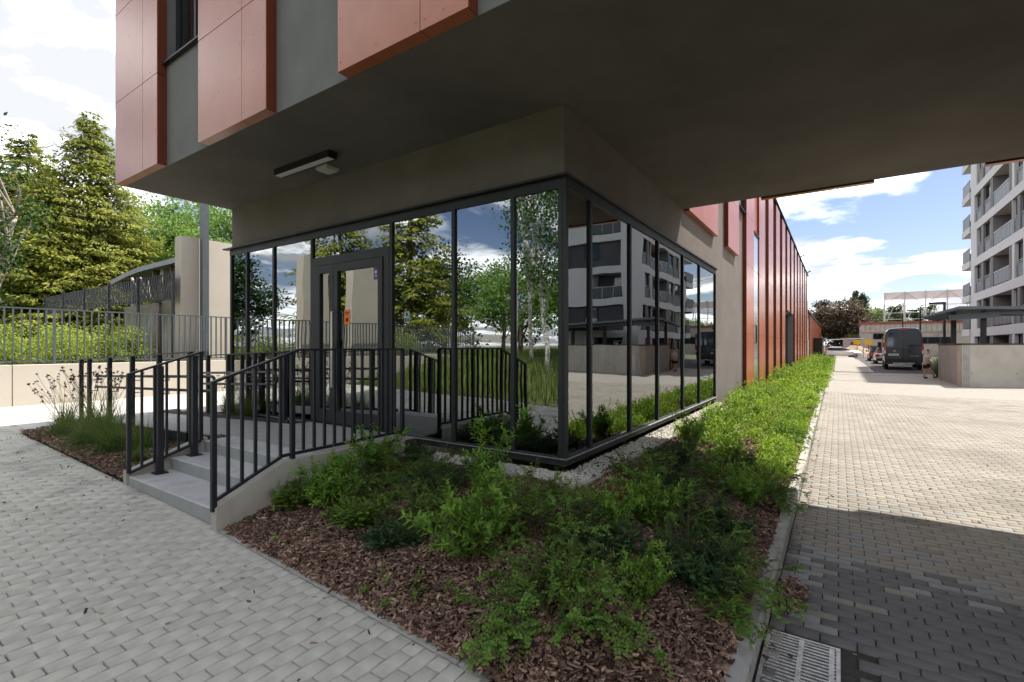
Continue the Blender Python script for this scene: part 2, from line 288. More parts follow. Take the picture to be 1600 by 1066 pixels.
# ---- pavers: chamfered blocks, the nearest 300 of each field as objects, the rest joined
PV_Q = np.array([(8,9,10,11),(4,5,9,8),(5,6,10,9),(6,7,11,10),(7,4,8,11),(0,1,5,4),(1,2,6,5),(2,3,7,6),(3,0,4,7)])
def paver_verts(dx, dy, h=0.06, b=0.006):
    x, y = dx/2, dy/2
    return np.array([(-x,-y,-h),(x,-y,-h),(x,y,-h),(-x,y,-h),(-x,-y,-b),(x,-y,-b),(x,y,-b),(-x,y,-b),(-x+b,-y+b,0),(x-b,-y+b,0),(x-b,y-b,0),(-x+b,y-b,0)])
def paver_field(parent, cells, zf, mats, tilt=0.0018):
    """cells: array of x0,y0,x1,y1,material index"""
    c = np.asarray(cells); cx = (c[:,0]+c[:,2])/2; cy = (c[:,1]+c[:,3])/2; z = zf(cx, cy)
    dist = np.hypot(cx-CAMXY[0], cy-CAMXY[1]); d34 = R(33.97)
    fwd = -math.sin(d34)*(cx-CAMXY[0]) + math.cos(d34)*(cy-CAMXY[1]); lat = math.cos(d34)*(cx-CAMXY[0]) + math.sin(d34)*(cy-CAMXY[1])
    vis = (fwd > 0.4) & (np.abs(lat) < fwd*1.07+0.1) & (fwd*0.71 > 1.5)
    order = np.argsort(np.where(vis, dist, 999+dist)); near = order[:300]; rest = order[300:]
    cache = {}
    zj = z + rng.uniform(-0.002, 0.0015, len(c)); tx = rng.normal(0, tilt, len(c)); ty = rng.normal(0, tilt, len(c)); rv = rng.random(len(c))
    sl = (zf(cx+0.05, cy)-zf(cx-0.05, cy))/0.1; sy = (zf(cx, cy+0.05)-zf(cx, cy-0.05))/0.1
    for i in near:
        key = (round(c[i,2]-c[i,0], 3), round(c[i,3]-c[i,1], 3), int(c[i,4]), int(rv[i]*5))
        if key not in cache:
            cache[key] = arr_mesh('paver', paver_verts(key[0]-0.008, key[1]-0.008, 0.06, 0.004), quads=PV_Q, rnd=np.full(12, (key[3]+0.5)/5)); cache[key].materials.append(mats[key[2]])
        o = bpy.data.objects.new('paver', cache[key]); COL.objects.link(o); o.parent = parent
        o.location = (cx[i], cy[i], zj[i]); o.rotation_euler = (math.atan(sy[i])+tx[i], -math.atan(sl[i])+ty[i], 0)
    ii = rest; dx = (c[ii,2]-c[ii,0]-0.008)[:, None]; dy = (c[ii,3]-c[ii,1]-0.008)[:, None]; u = paver_verts(1, 1, 0.06, 0.0)
    sx_ = np.sign(u[:,0])[None]; sy_ = np.sign(u[:,1])[None]; ins = np.r_[np.zeros(8), np.full(4, 0.004)][None]; drop = np.r_[np.full(4, -0.06), np.full(4, -0.004), np.zeros(4)][None]
    vx = sx_*(dx/2-ins); vy = sy_*(dy/2-ins)
    vz = zj[ii][:, None] + drop + vx*(sl[ii]+tx[ii])[:, None] + vy*(sy[ii]+ty[ii])[:, None]
    v = np.stack([vx+cx[ii][:, None], vy+cy[ii][:, None], vz], -1).reshape(-1, 3)
    q = (PV_Q[None] + (np.arange(len(ii))*12)[:, None, None]).reshape(-1, 4)
    me = arr_mesh('paver_field', v, quads=q, rnd=np.repeat(rv[ii], 12))
    for m_ in mats: me.materials.append(m_)
    me.polygons.foreach_set('material_index', np.repeat(c[ii, 4].astype(np.int32), 9))
    obj('paver_field', me, None, parent, kind='stuff')
# left pavement: courses run away from the viewer, along the right-hand facade
def yedge(x): return np.where(x > -2.1, -2.735-0.065*(x+0.144), -2.565+0.0*x)
pav = grid('left_pavement', np.linspace(-16, 2.1, 60), np.linspace(-12, -2.3, 12), lambda x, y: zpav(x)-0.022, m_joint)
cells = []
for i in range(-126, 14):
    x0 = i*0.102; ye = float(yedge(np.array(x0+0.05))); off = 0.1 if i % 2 else 0.0
    if x0 < -9.0: ye = -1.2
    y = ye; first = True
    while y > -6.6:
        ln = 0.1 if (first and i % 2) else 0.2025
        first = False; cells.append((x0, y-ln, x0+0.102, y, 0)); y -= ln
paver_field(pav, cells, lambda x, y: zpav(x), [m_paver])
# strip of pale paving at the foot of the ramp, in the sun
lp = grid('ramp_foot_paving', np.linspace(-13.05, -9.0, 10), np.linspace(-2.45, 6, 12), lambda x, y: zpav(x)+0.004, M('pale_paving', (0.52, 0.50, 0.46), (0.60, 0.58, 0.53), 6, 6, 0.85, 0.2, 100))
# road on the right: courses across
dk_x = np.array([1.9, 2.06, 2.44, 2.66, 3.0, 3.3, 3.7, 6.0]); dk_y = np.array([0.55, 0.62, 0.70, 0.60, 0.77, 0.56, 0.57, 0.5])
road = grid('road_bed', np.linspace(2.0, 11, 20), np.concatenate([np.linspace(-9, 20, 40)]), lambda x, y: zroad(y)-0.022+0*x, m_joint)
cells = []
for j in range(-46, 165):
    y0 = j*0.1015; x = 2.085 + (0.1 if j % 2 else 0.0)
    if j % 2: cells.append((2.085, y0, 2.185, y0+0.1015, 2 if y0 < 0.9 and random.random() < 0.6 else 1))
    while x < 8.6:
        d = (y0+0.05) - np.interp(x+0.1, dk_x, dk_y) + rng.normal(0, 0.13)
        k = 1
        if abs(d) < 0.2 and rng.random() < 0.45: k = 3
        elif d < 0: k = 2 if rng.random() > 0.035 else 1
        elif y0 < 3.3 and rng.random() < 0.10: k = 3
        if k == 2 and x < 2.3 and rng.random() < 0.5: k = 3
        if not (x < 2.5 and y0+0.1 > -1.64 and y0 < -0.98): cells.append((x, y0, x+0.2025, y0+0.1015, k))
        x += 0.2025
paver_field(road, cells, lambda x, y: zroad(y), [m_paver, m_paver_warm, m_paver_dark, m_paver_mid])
def brick_mat(name, c1, c2, mortar, bw, bh, rough=0.85):
    m = bpy.data.materials.new(name); m.use_nodes = True; t = m.node_tree; b = t.nodes['Principled BSDF']; b.inputs['Roughness'].default_value = rough
    tcn = t.nodes.new('ShaderNodeTexCoord'); br = t.nodes.new('ShaderNodeTexBrick'); t.links.new(tcn.outputs['Object'], br.inputs[0])
    br.inputs['Color1'].default_value = (*c1, 1); br.inputs['Color2'].default_value = (*c2, 1); br.inputs['Mortar'].default_value = (*mortar, 1)
    br.inputs['Scale'].default_value = 1; br.inputs['Mortar Size'].default_value = 0.004; br.inputs['Brick Width'].default_value = bw; br.inputs['Row Height'].default_value = bh
    t.links.new(br.outputs[0], b.inputs['Base Color']); return m
m_road_far = brick_mat('far_paving', (0.272, 0.25, 0.215), (0.32, 0.296, 0.257), (0.17, 0.155, 0.13), 0.2, 0.1)
grid('road', np.linspace(2.05, 24, 20), np.linspace(16.7, 31, 14), lambda x, y: zroad(y)+0*x-0.001, m_road_far)
grid('side_road', np.linspace(8.55, 24, 10), np.linspace(-9, 16.7, 20), lambda x, y: zroad(y)+0*x-0.001, m_road_far)
grid('footway', np.linspace(2.3, 4.15, 4), np.linspace(31, 81, 26), lambda x, y: zroad(y)+0*x+0.03, m_road_far)
grid('parking_lane', np.linspace(4.25, 12, 8), np.linspace(31, 86, 26), lambda x, y: zroad(y)+0*x-0.004, m_asphalt)
mb = MB()
for y in range(31, 60): mb.cbox(4.15, y, 0, 4.27, y+0.99, float(zroad(y))+0.06, 0.01)
struct('lane_kerb', mb, m_kerb)
for y, lab in ((28.6, 'dark slot drain line crossing the paving nearest the parked van'), (23.2, 'dark slot drain line crossing the paving nearest the concrete ramp wall corner')):
    d = thing('slot_drain', lab, 'drain', (2.1, y, float(zroad(y))))
    MB().box(2.1, y-0.06, float(zroad(y))-0.05, 6.3, y+0.06, float(zroad(y))+0.003).build('channel', m_black, d)
    MB().box(2.1, y-0.10, float(zroad(y))-0.05, 6.3, y-0.06, float(zroad(y))+0.006).build('rim', m_kerb, d)

# ---- kerb of the planting bed along the road, one stone per metre
kerb = struct('kerb', MB().box(1.985, -4.2, -0.7, 2.06, 30, -0.36), m_kerb)
for k in range(-4, 30):
    y0 = k*1.0-0.05; z = float(zroad(y0+0.5)); mb = MB()
    j = rng.normal(0, 0.006, 4)
    mb.add([(1.975+j[0],y0+0.004,-0.35),(2.075+j[0],y0+0.004,-0.35),(2.075+j[1],y0+0.992,-0.35),(1.975+j[1],y0+0.992,-0.35),
            (1.975+j[0],y0+0.004,z+0.145),(2.060+j[0],y0+0.004,z+0.145),(2.060+j[1],y0+0.992,z+0.145),(1.975+j[1],y0+0.992,z+0.145),
            (2.075+j[0],y0+0.004,z+0.125),(2.075+j[1],y0+0.992,z+0.125)],
           [(0,3,2,1),(4,5,6,7),(0,1,8,5,4),(1,2,9,8),(8,9,6,5),(2,3,7,6,9),(3,0,4,7)])
    mb.build('kerb_stone', m_kerb, kerb)
# ---- flat edging between left pavement and bed
edg = struct('edging', MB().box(-2.05, -2.62, -0.4, 0.9, -2.60, -0.05), m_kerb)
xs = [-2.08, -1.15, -0.15, 0.85, 1.86]
for a, b in zip(xs[:-1], xs[1:]):
    ya, yb = float(yedge(np.array(a))), float(yedge(np.array(b))); za, zb = float(zpav(a)), float(zpav(b))
    MB().add([(a+.003,ya+.003,-.4),(b-.003,yb+.003,-.4),(b-.003,yb+.075,-.4),(a+.003,ya+.075,-.4),(a+.003,ya+.003,za+.002),(b-.003,yb+.003,zb+.002),(b-.003,yb+.075,zb+.006),(a+.003,ya+.075,za+.006)],
        [(0,3,2,1),(4,5,6,7),(0,1,5,4),(1,2,6,5),(2,3,7,6),(3,0,4,7)]).build('edging_stone', m_kerb, edg)

# ---- planting bed
def bumps(x, y): return 0.018*np.sin(5.1*x+1.3*y)*np.sin(4.3*y-0.7*x) + 0.01*np.sin(11*x+2)*np.sin(9.7*y)
def bedz(x, y):
    x = np.asarray(x, float); y = np.asarray(y, float); ye = yedge(x)+0.07
    v = np.clip((y-ye)/(-0.45-ye), 0, 1); u = np.clip((1.98-x)/1.60, 0, 1)
    zo_f = np.interp(x, [0.9, 2.0], [0.0, -0.15]); zo_r = zroad(y)+0.13
    w = np.clip((v-u)*2+0.5, 0, 1); zo = zo_f*(1-w)+zo_r*w
    s = np.minimum(v, u)**0.85
    return zo + (0.24-zo)*s + bumps(x, y)*np.clip(s*6, 0, 1)
def in_bed(x, y): return (y > yedge(x)+0.05) & (x < 1.985) & (x > -2.11) & ~((x < 0.33) & (y > -0.42))
bed = grid('planting_bed', np.linspace(-2.15, 2.0, 84), np.concatenate([np.linspace(-2.95, 4, 130), np.linspace(4.3, 60, 110)]), bedz, m_soil, keep=in_bed)
def lbedz(x, y): return zpav(np.asarray(x, float))+0.02+0.10*np.clip((y+2.5)/0.8, 0, 1)+0.5*bumps(x, y)
lbed = grid('grass_bed', np.linspace(-9.05, -4.40, 60), np.linspace(-2.52, -1.62, 16), lbedz, m_soil)
# ---- bark chips, one mass
def chips(name, x, y, zf, parent, lo=0.020, hi=0.056, lift=0.004):
    n = len(x); ln = rng.uniform(lo, hi, n)*rng.choice([1, 1, 1, 1.5], n); wd = ln*rng.uniform(0.18, 0.55, n); th = rng.uniform(0.003, 0.009, n)
    b = np.array([(-1,-.8,-1),(.9,-1,-1),(1,.7,-1),(-.8,1,-1),(-.9,-.7,1),(.8,-.9,1),(1.05,.6,1),(-.85,.9,1)])*0.5
    v = b[None]*np.stack([ln, wd, th], -1)[:, None, :]*(1+rng.normal(0, 0.16, (n, 8, 1)))
    v[:, :, 2] += (v[:, :, 0]**2)/ln[:, None]*rng.uniform(-0.5, 0.5, n)[:, None]
    a = rng.uniform(0, 2*np.pi, n); p = rng.normal(0, 0.33, n); r = rng.normal(0, 0.4, n)
    def rot(v, ang, i, j):
        c, s = np.cos(ang)[:, None], np.sin(ang)[:, None]; o = v.copy(); o[..., i] = v[..., i]*c-v[..., j]*s; o[..., j] = v[..., i]*s+v[..., j]*c; return o
    v = rot(rot(rot(v, r, 1, 2), p, 0, 2), a, 0, 1)
    z = zf(x, y)+lift+rng.uniform(0, 0.02, n); v += np.stack([x, y, z], -1)[:, None, :]
    q = np.array([(0,3,2,1),(4,5,6,7),(0,1,5,4),(1,2,6,5),(2,3,7,6),(3,0,4,7)])
    q = (q[None]+(np.arange(n)*8)[:, None, None]).reshape(-1, 4)
    rv = np.clip(np.where(rng.random(n) < .13, rng.uniform(.55, 1, n), rng.beta(1.3, 3.4, n))+rng.normal(0, .03, n), 0, 1)
    return obj(name, arr_mesh(name, v.reshape(-1, 3), quads=q, rnd=np.repeat(rv, 8)), m_bark, parent, kind='stuff')
x = rng.uniform(-2.1, 1.99, 52000); y = rng.uniform(-2.95, 1.0, 52000); k = in_bed(x, y); x, y = x[k], y[k]
x2 = rng.uniform(0.4, 1.98, 9000); y2 = rng.uniform(1.0, 12, 9000)
xe = rng.uniform(-2.0, 1.2, 700); ye = yedge(xe)+0.075-np.abs(rng.normal(0, 0.022, 700))
chips('bark_mulch', np.r_[x, x2], np.r_[y, y2], bedz, bed)
chips('bark_mulch', xe, ye, lambda a, b: zpav(a)+0.006, bed)
xp = rng.normal(2.17, 0.06, 420); yp = rng.normal(-0.42, 0.12, 420); kk = xp > 2.085
chips('spilled_bark', xp[kk], yp[kk], lambda a, b: zroad(b)+0.01+0.02*np.exp(-((a-2.15)**2+(b+.42)**2)/0.02), road)
xq = np.r_[rng.uniform(2.09, 2.2, 60), rng.uniform(2.1, 4.5, 60)]; yq = np.r_[rng.uniform(-1.7, 6, 60), rng.uniform(-1.5, 9, 60)]
chips('stray_bark', xq, yq, lambda a, b: zroad(b)+0.002, road, 0.015, 0.03, 0.003)
xs_ = np.r_[rng.uniform(-9, 0.9, 90), rng.uniform(-9, -4.5, 70)]; ys_ = np.r_[-2.72-np.abs(rng.normal(0, .5, 90)), -2.53-np.abs(rng.normal(0, .06, 70))]
chips('stray_bark', xs_, ys_, lambda a, b: zpav(a)+0.002, pav, 0.012, 0.03, 0.003)
x = rng.uniform(-9.05, -4.42, 9000); y = rng.uniform(-2.56, -1.66, 9000)
chips('bark_mulch', x, y, lbedz, lbed)
# ---- pebble strip round the glazing with its concrete border
def peb(name, x, y, z, parent):
    t = (1+5**.5)/2
    b = np.array([(-1,t,0),(1,t,0),(-1,-t,0),(1,-t,0),(0,-1,t),(0,1,t),(0,-1,-t),(0,1,-t),(t,0,-1),(t,0,1),(-t,0,-1),(-t,0,1)])/1.9
    f = np.array([(0,11,5),(0,5,1),(0,1,7),(0,7,10),(0,10,11),(1,5,9),(5,11,4),(11,10,2),(10,7,6),(7,1,8),(3,9,4),(3,4,2),(3,2,6),(3,6,8),(3,8,9),(4,9,5),(2,4,11),(6,2,10),(8,6,7),(9,8,1)])
    n = len(x); s = rng.uniform(0.010, 0.021, (n, 1, 3))*np.array([1, 1, 0.75]); v = b[None]*s*(1+rng.normal(0, 0.09, (n, 12, 1)))
    a = rng.uniform(0, 6.28, n); c, s_ = np.cos(a)[:, None], np.sin(a)[:, None]; vx = v[..., 0]*c-v[..., 1]*s_; vy = v[..., 0]*s_+v[..., 1]*c
    v = np.stack([vx+x[:, None], vy+y[:, None], v[..., 2]+(z+rng.uniform(0, 0.014, n))[:, None]], -1).reshape(-1, 3)
    tr = (f[None]+(np.arange(n)*12)[:, None, None]).reshape(-1, 3)
    return obj(name, arr_mesh(name, v, tris=tr, rnd=np.repeat(rng.beta(2, 2, n), 12)), m_gravel, parent, kind='stuff')
gs = struct('pebble_bed', MB().box(-2.09, -0.36, -0.3, 0.34, 0.06, 0.245).box(0.06, 0.06, -0.3, 0.34, 12, 0.245), m_joint)
x = np.r_[rng.uniform(-2.05, 0.33, 3400), rng.uniform(0.0, 0.33, 4200)]; y = np.r_[rng.uniform(-0.35, 0.0, 3400), rng.uniform(-0.02, 8.0, 4200)]
peb('pebbles', x, y, np.full(len(x), 0.25), gs)
border = struct('pebble_border', MB().box(-2.09, -0.415, -0.3, 0.33, -0.40, 0.2), m_kerb)
for a, b in ((-2.09, -1.1), (-1.1, -0.1)): MB().cbox(a+.003, -0.425, -0.3, b-.003, -0.365, 0.272, 0.006).build('border_stone', m_kerb, border)
MB().prism([(-0.1, -0.425), (0.22, -0.425), (0.33, -0.385), (0.385, -0.30), (0.395, -0.1), (0.345, -0.1), (0.335, -0.28), (0.29, -0.345), (0.2, -0.367), (-0.1, -0.367)], 'z', -0.3, 0.27).build('border_stone', m_kerb, border)
for k in range(8): MB().cbox(0.340, -0.1+k*1.0+.004, -0.3, 0.395, 0.9+k*1.0-.004, 0.270, 0.006).build('border_stone', m_kerb, border)
# ---- drain grate in the gutter
zg = -0.29
gr = thing('drain_grate', 'rusty galvanised drain grate beside the kerb at the bottom edge', 'drain grate', (2.28, -1.31, zg))
MB().box(2.095, -1.63, zg-0.3, 2.50, -0.99, zg-0.22).build('sump', m_black, gr)
fr = MB()
for b in ((2.09, -1.64, 2.112, -0.98), (2.478, -1.64, 2.50, -0.98), (2.112, -1.64, 2.478, -1.622), (2.112, -0.998, 2.478, -0.98)): fr.box(b[0], b[1], zg-0.06, b[2], b[3], zg+0.004)
fr.build('frame', m_steel, gr)
for xx in (2.29, 2.455): MB().box(xx-0.014, -1.62, zg-0.035, xx+0.014, -1.0, zg+0.002).build('rib', m_steel, gr)
for k in range(17): yy = -1.605+k*0.0365; MB().box(2.113, yy, zg-0.035, 2.477, yy+0.016, zg-0.001).build('slat', m_steel, gr)

# ================================================================== entrance: steps, ramp, platform
st = thing('entrance_steps', 'pale grey concrete entrance steps with sloping cheek walls', 'steps', (-3.2, -2.2, 0))
for (y0, y1, z) in ((-2.56, -2.14, 0.147), (-2.14, -1.76, 0.29), (-1.76, -1.40, 0.435)):
    for (a, b) in ((-4.29, -3.245), (-3.241, -2.195)):
        t = MB().cbox(a, y0, -0.1 if z < .2 else z-0.16, b, y1 + (0.02 if z < .4 else 0), z, 0.006).build('step_slab', m_step, st)
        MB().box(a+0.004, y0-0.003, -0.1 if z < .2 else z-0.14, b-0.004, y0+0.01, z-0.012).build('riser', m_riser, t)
MB().prism([(-2.62, -0.4), (-2.62, 0.20), (-2.56, 0.235), (-1.98, 0.495), (-0.36, 0.495), (-0.36, -0.4)], 'x', -2.19, -2.095).build('cheek_wall', m_concrete, st)
MB().prism([(-2.585, -0.3), (-2.585, 0.20), (-1.80, 0.47), (-1.72, 0.47), (-1.72, -0.3)], 'x', -4.385, -4.295).build('cheek_wall', m_concrete, st)
plat = struct('platform', MB().box(-4.6, -1.395, 0.0, -2.195, 0.02, 0.418), m_joint)
cells = []
for j in range(13):
    y0 = -1.39+j*0.103; xx = -4.6 + (0.1 if j % 2 else 0)
    if j % 2: cells.append((-4.6, y0, -4.5, y0+0.103))
    while xx < -2.2: cells.append((xx, y0, min(xx+0.2025, -2.197), y0+0.103)); xx += 0.2025
mb = MB()
for c in cells: mb.cbox(c[0]+.003, c[1]+.003, 0.40, c[2]-.003, c[3]-.003, 0.431+rng.uniform(-.001, .001), 0.005)
mb.build('paver_field', M('platform_pavers', (0.33, 0.315, 0.29), (0.40, 0.385, 0.355), 8, 6, 0.85, 0.3, 200), plat, kind='stuff')
rp = MB().add([(-9.6,-1.6,-.1),(-4.6,-1.6,-.1),(-4.6,-.35,-.1),(-9.6,-.35,-.1),(-9.6,-1.6,.235),(-4.6,-1.6,.43),(-4.6,-.35,.43),(-9.6,-.35,.235)],[(0,3,2,1),(4,5,6,7),(0,1,5,4),(1,2,6,5),(2,3,7,6),(3,0,4,7)])
struct('ramp', rp, brick_mat('ramp_paving', (0.36, 0.355, 0.335), (0.42, 0.41, 0.385), (0.20, 0.19, 0.17), 0.2, 0.1))
sb = grid('facade_bed', np.linspace(-9.6, -4.62, 40), np.linspace(-0.33, 0.0, 5), lambda x, y: np.interp(x, [-9.6, -4.6], [0.25, 0.42])+0.02*np.sin(9*x), m_soil)
MB().add([(-9.6,-1.66,.14),(-4.4,-1.66,.34),(-4.4,-1.60,.34),(-9.6,-1.60,.14),(-9.6,-1.66,.27),(-4.4,-1.66,.47),(-4.4,-1.60,.47),(-9.6,-1.60,.27)],[(0,3,2,1),(4,5,6,7),(0,1,5,4),(1,2,6,5),(2,3,7,6),(3,0,4,7)]).build('ramp_kerb', m_rail, kind='structure')
MB().add([(-9.6,-.37,.14),(-4.7,-.37,.34),(-4.7,-.33,.34),(-9.6,-.33,.14),(-9.6,-.37,.29),(-4.7,-.37,.48),(-4.7,-.33,.48),(-9.6,-.33,.29)],[(0,3,2,1),(4,5,6,7),(0,1,5,4),(1,2,6,5),(2,3,7,6),(3,0,4,7)]).build('ramp_kerb', m_rail, kind='structure')

# ---- railings
def picket(parent, x, y, zb, zt, w): MB().box(x-w/2, y-w*0.5, zb, x+w/2, y+w*0.5, zt).build('baluster', m_rail, parent)
rl = thing('stair_railing', 'dark grey picket railing on the right of the entrance steps', 'railing', (-2.145, -1.5, 0.5), 'stair railings')
def ztop(y): return float(np.interp(y, [-2.62, -1.80], [1.325, 1.615]))
def zbot(y): return float(np.interp(y, [-2.62, -1.98, -1.9], [0.26, 0.545, 0.56]))
mb = MB(); mb.bar((-2.145,-2.645,ztop(-2.645)-.004),(-2.145,-1.80,1.611),0.05,0.022).bar((-2.145,-1.80,1.612),(-2.145,-.36,1.612),0.05,0.022); mb.build('top_rail', m_rail, rl)
mb = MB(); mb.bar((-2.145,-2.60,zbot(-2.6)),(-2.145,-1.98,.545),0.03,0.03).bar((-2.145,-1.985,.547),(-2.145,-.36,.56),0.03,0.03); mb.build('bottom_rail', m_rail, rl)
for k in range(19):
    y = -2.62+k*0.1256; post = k in (0, 6, 12, 18)
    picket(rl, -2.145-(0.004 if not post else 0), y, 0.17 if k == 0 else (zbot(y)-0.06 if post else zbot(y)+0.01), ztop(y)-0.008, 0.042 if post else 0.026)
lr = thing('stair_railing', 'short dark grey picket railing on the left of the entrance steps', 'railing', (-4.22, -2.2, 0.2), 'stair railings')
MB().bar((-4.22,-2.60,1.325),(-4.22,-1.82,1.578),0.045,0.022).build('top_rail', m_rail, lr)
MB().bar((-4.22,-2.59,.20),(-4.22,-1.83,.455),0.03,0.03).build('bottom_rail', m_rail, lr)
for k in range(7):
    y = -2.585+k*0.1255; zt = 1.333+(y+2.585)*0.325; zb = .205+(y+2.585)*.335
    picket(lr, -4.22, y, zb, zt-0.012, 0.04 if k in (0, 6) else 0.024)
for y, z in ((-2.30, .147), (-1.93, .29)):
    zt = 1.333+(y+2.585)*0.325
    p = MB().box(-4.20, y-.03, z, -4.13, y+.03, zt-.012).build('post', m_rail, lr); MB().box(-4.24, y-.065, z, -4.09, y+.065, z+.014).build('base_plate', m_rail, p)
def ramp_rail(label, y, xs, x0, x1, ubend, side, zoff=0.0):
    t = thing('ramp_railing', label, 'railing', (x0, y, 0.3), 'ramp railings')
    def zr(x): return float(np.interp(x, [-9.6, -5.0], [1.395, 1.565]))+zoff
    MB().bar((x0, y, zr(x0)), (x1, y, zr(x1)), 0.06, 0.018).build('top_rail', m_rail, t)
    for x in xs:
        MB().box(x-.028, y-.03, zr(x)-1.25, x+.028, y+.03, zr(x)-.008).build('post', m_rail, t)
    ya = y+side*0.10; pts = []
    zu, zl = -.33, -.53
    pts = [(x0+.45, ya, zr(x0+.45)+zu), (ubend-.05, ya, zr(ubend)+zu)]
    for a in range(0, 181, 30): pts.append((ubend-.05+.09*math.sin(R(a)), ya, zr(ubend)+(zu+zl)/2+(zu-zl)/2*math.cos(R(a))))
    pts.append((x0+.45, ya, zr(x0+.45)+zl))
    MB().tube(pts, 0.021, 8).build('handrail', m_rail, t, smooth=True)
    for x in xs[1:]:
        for dz in (zu, zl):
            z = zr(x)+dz; MB().tube([(x, y+side*.02, z-.07), (x, ya, z-.07), (x+.08, ya, z-.07), (x+.08, ya, z-.015)], 0.007, 5).build('bracket', m_rail, t)
ramp_rail('dark grey ramp railing with double handrail behind the ornamental grass', -1.63, (-9.585, -9.13, -8.09, -7.07, -6.03, -5.02), -9.6, -4.95, -4.55, 1)
ramp_rail('dark grey ramp railing with double handrail in front of the leftmost panes', -0.33, (-7.42, -6.66, -5.75, -4.85), -7.8, -4.75, -4.95, -1)
# ================================================================== main building
B = thing('office_building', 'red panelled building with glazed corner and deep overhanging soffit', 'building', (0, 0, 0.3))
ZS = 4.30; ZR = 8.35
# overhanging upper block, soffit slab and walls
MB().box(-7.297, -1.647, ZS, 8.997, 4.897, ZS+0.20).build('soffit', m_soffit, B)
w = MB().box(-7.30, -1.65, ZS+0.003, 9.0, -1.35, 5.78).box(-7.30, -1.65, 7.9, 9.0, -1.35, ZR)
edges = [-7.30] + [v for k in range(6) for v in (-5.72+2.9*k, -4.49+2.9*k)] + [9.0]
for a, b in zip(edges[0::2], edges[1::2]):
    w.box(a, -1.65, 5.78, min(b, 9.0), -1.35, 7.9)
w.build('upper_front_wall', m_stucco_grey, B)
for k in range(5):
    a, b = -5.72+2.9*k, -4.49+2.9*k
    wi = MB()
    for q in ((a, 5.80, a+.07, 7.9), (b-.07, 5.80, b, 7.9), (a+.07, 5.80, b-.07, 5.87), (a+.07, 7.83, b-.07, 7.9), ((a+b)/2-.03, 5.87, (a+b)/2+.03, 7.83)): wi.box(q[0], -1.53, q[1], q[2], -1.45, q[3])
    wo = wi.build('window', m_metal, B)
    MB().box(a+.05, -1.50, 5.85, b-.05, -1.485, 7.85).build('pane', m_glass_dim, wo)
    MB().box(a-.02, -1.71, 5.775, b+.02, -1.46, 5.800).build('sill', m_metal, wo)
    cu = MB()                                                     # folds of a net curtain behind the pane
    for i in range(12): x = a+.1+i*.09; cu.box(x, -1.44+.012*(i % 2), 5.86, x+.05, -1.42+.012*(i % 2), 7.8)
    cu.build('curtain', M('curtain', (0.45, 0.45, 0.46), rough=0.9) if k == 0 else bpy.data.materials['curtain'], wo)
MB().box(-7.30, -1.35, ZS+0.003, -7.0, 8, ZR).build('upper_end_wall', m_stucco_grey, B)
MB().box(0.0, 4.60, ZS+0.003, 9.0, 4.90, ZR).build('upper_rear_wall', m_stucco_grey, B)
MB().box(5.7, -1.60, -0.6, 9.0, 4.85, ZS).build('added_pier_wall', m_stucco, B)  # unseen leg, added and pulled in close to darken the passage
MB().box(-7.25, -1.60, ZR-0.25, 8.95, 4.85, ZR-0.05).box(-7.2, 4.85, ZR-0.25, -0.05, 49.8, ZR-0.05).build('roof', m_metal, B)
# ground floor walls above and beside the glazing
MB().box(-7.20, 0.0, 3.50, 0.0, 0.30, ZS).box(-0.30, 0.30, 3.50, 0.0, 4.90, ZS).box(-0.30, 4.90, 3.50, 0.0, 7.80, ZR).box(-0.30, 7.80, -0.6, 0.0, 12.0, ZR).build('wall', m_stucco, B)
# rear run of the right-hand facade, with a recessed gate bay
MB().box(-0.30, 12.0, -0.6, 0.0, 25.9, ZR).box(-0.30, 25.9, 3.72, 0.0, 32.5, ZR).box(-0.30, 32.5, -0.6, 0.0, 50.0, ZR).box(-8, 50.0, -0.6, 0.0, 50.3, ZR).build('long_wall', m_stucco_grey, B)
MB().box(-3.2, 25.6, -0.3, -3.0, 32.8, 3.9).box(-3.0, 25.6, -0.3, -0.3, 25.9, 3.9).box(-3.0, 32.5, -0.3, -0.3, 32.8, 3.9).build('recess_wall', m_dark, B)
MB().box(-3.0, 25.9, 3.72, -0.30, 32.5, 3.9).build('recess_ceiling', m_stucco, B)
mb = MB()
for y in (27.2, 29.2, 31.2): mb.tube([(-0.16, y, 3.715), (-0.16, y, 3.66)], 0.05, 10)
mb.build('spot_light', m_white, B)
MB().box(-7.2, 7.9, -0.6, -7.0, 50.0, ZR).build('rear_wall', m_stucco_grey, B)
cp = MB().box(-0.32, 4.95, ZR, 0.16, 50.05, ZR+0.07).box(-7.34, -1.82, ZR, 9.05, -1.30, ZR+0.07)
cp.build('coping', m_metal, B)
for y in (38.0, 47.5): MB().tube([(0.1, y, ZR+.05), (0.42, y, ZR+.22)], 0.05, 6).build('overflow_pipe', m_metal, B)
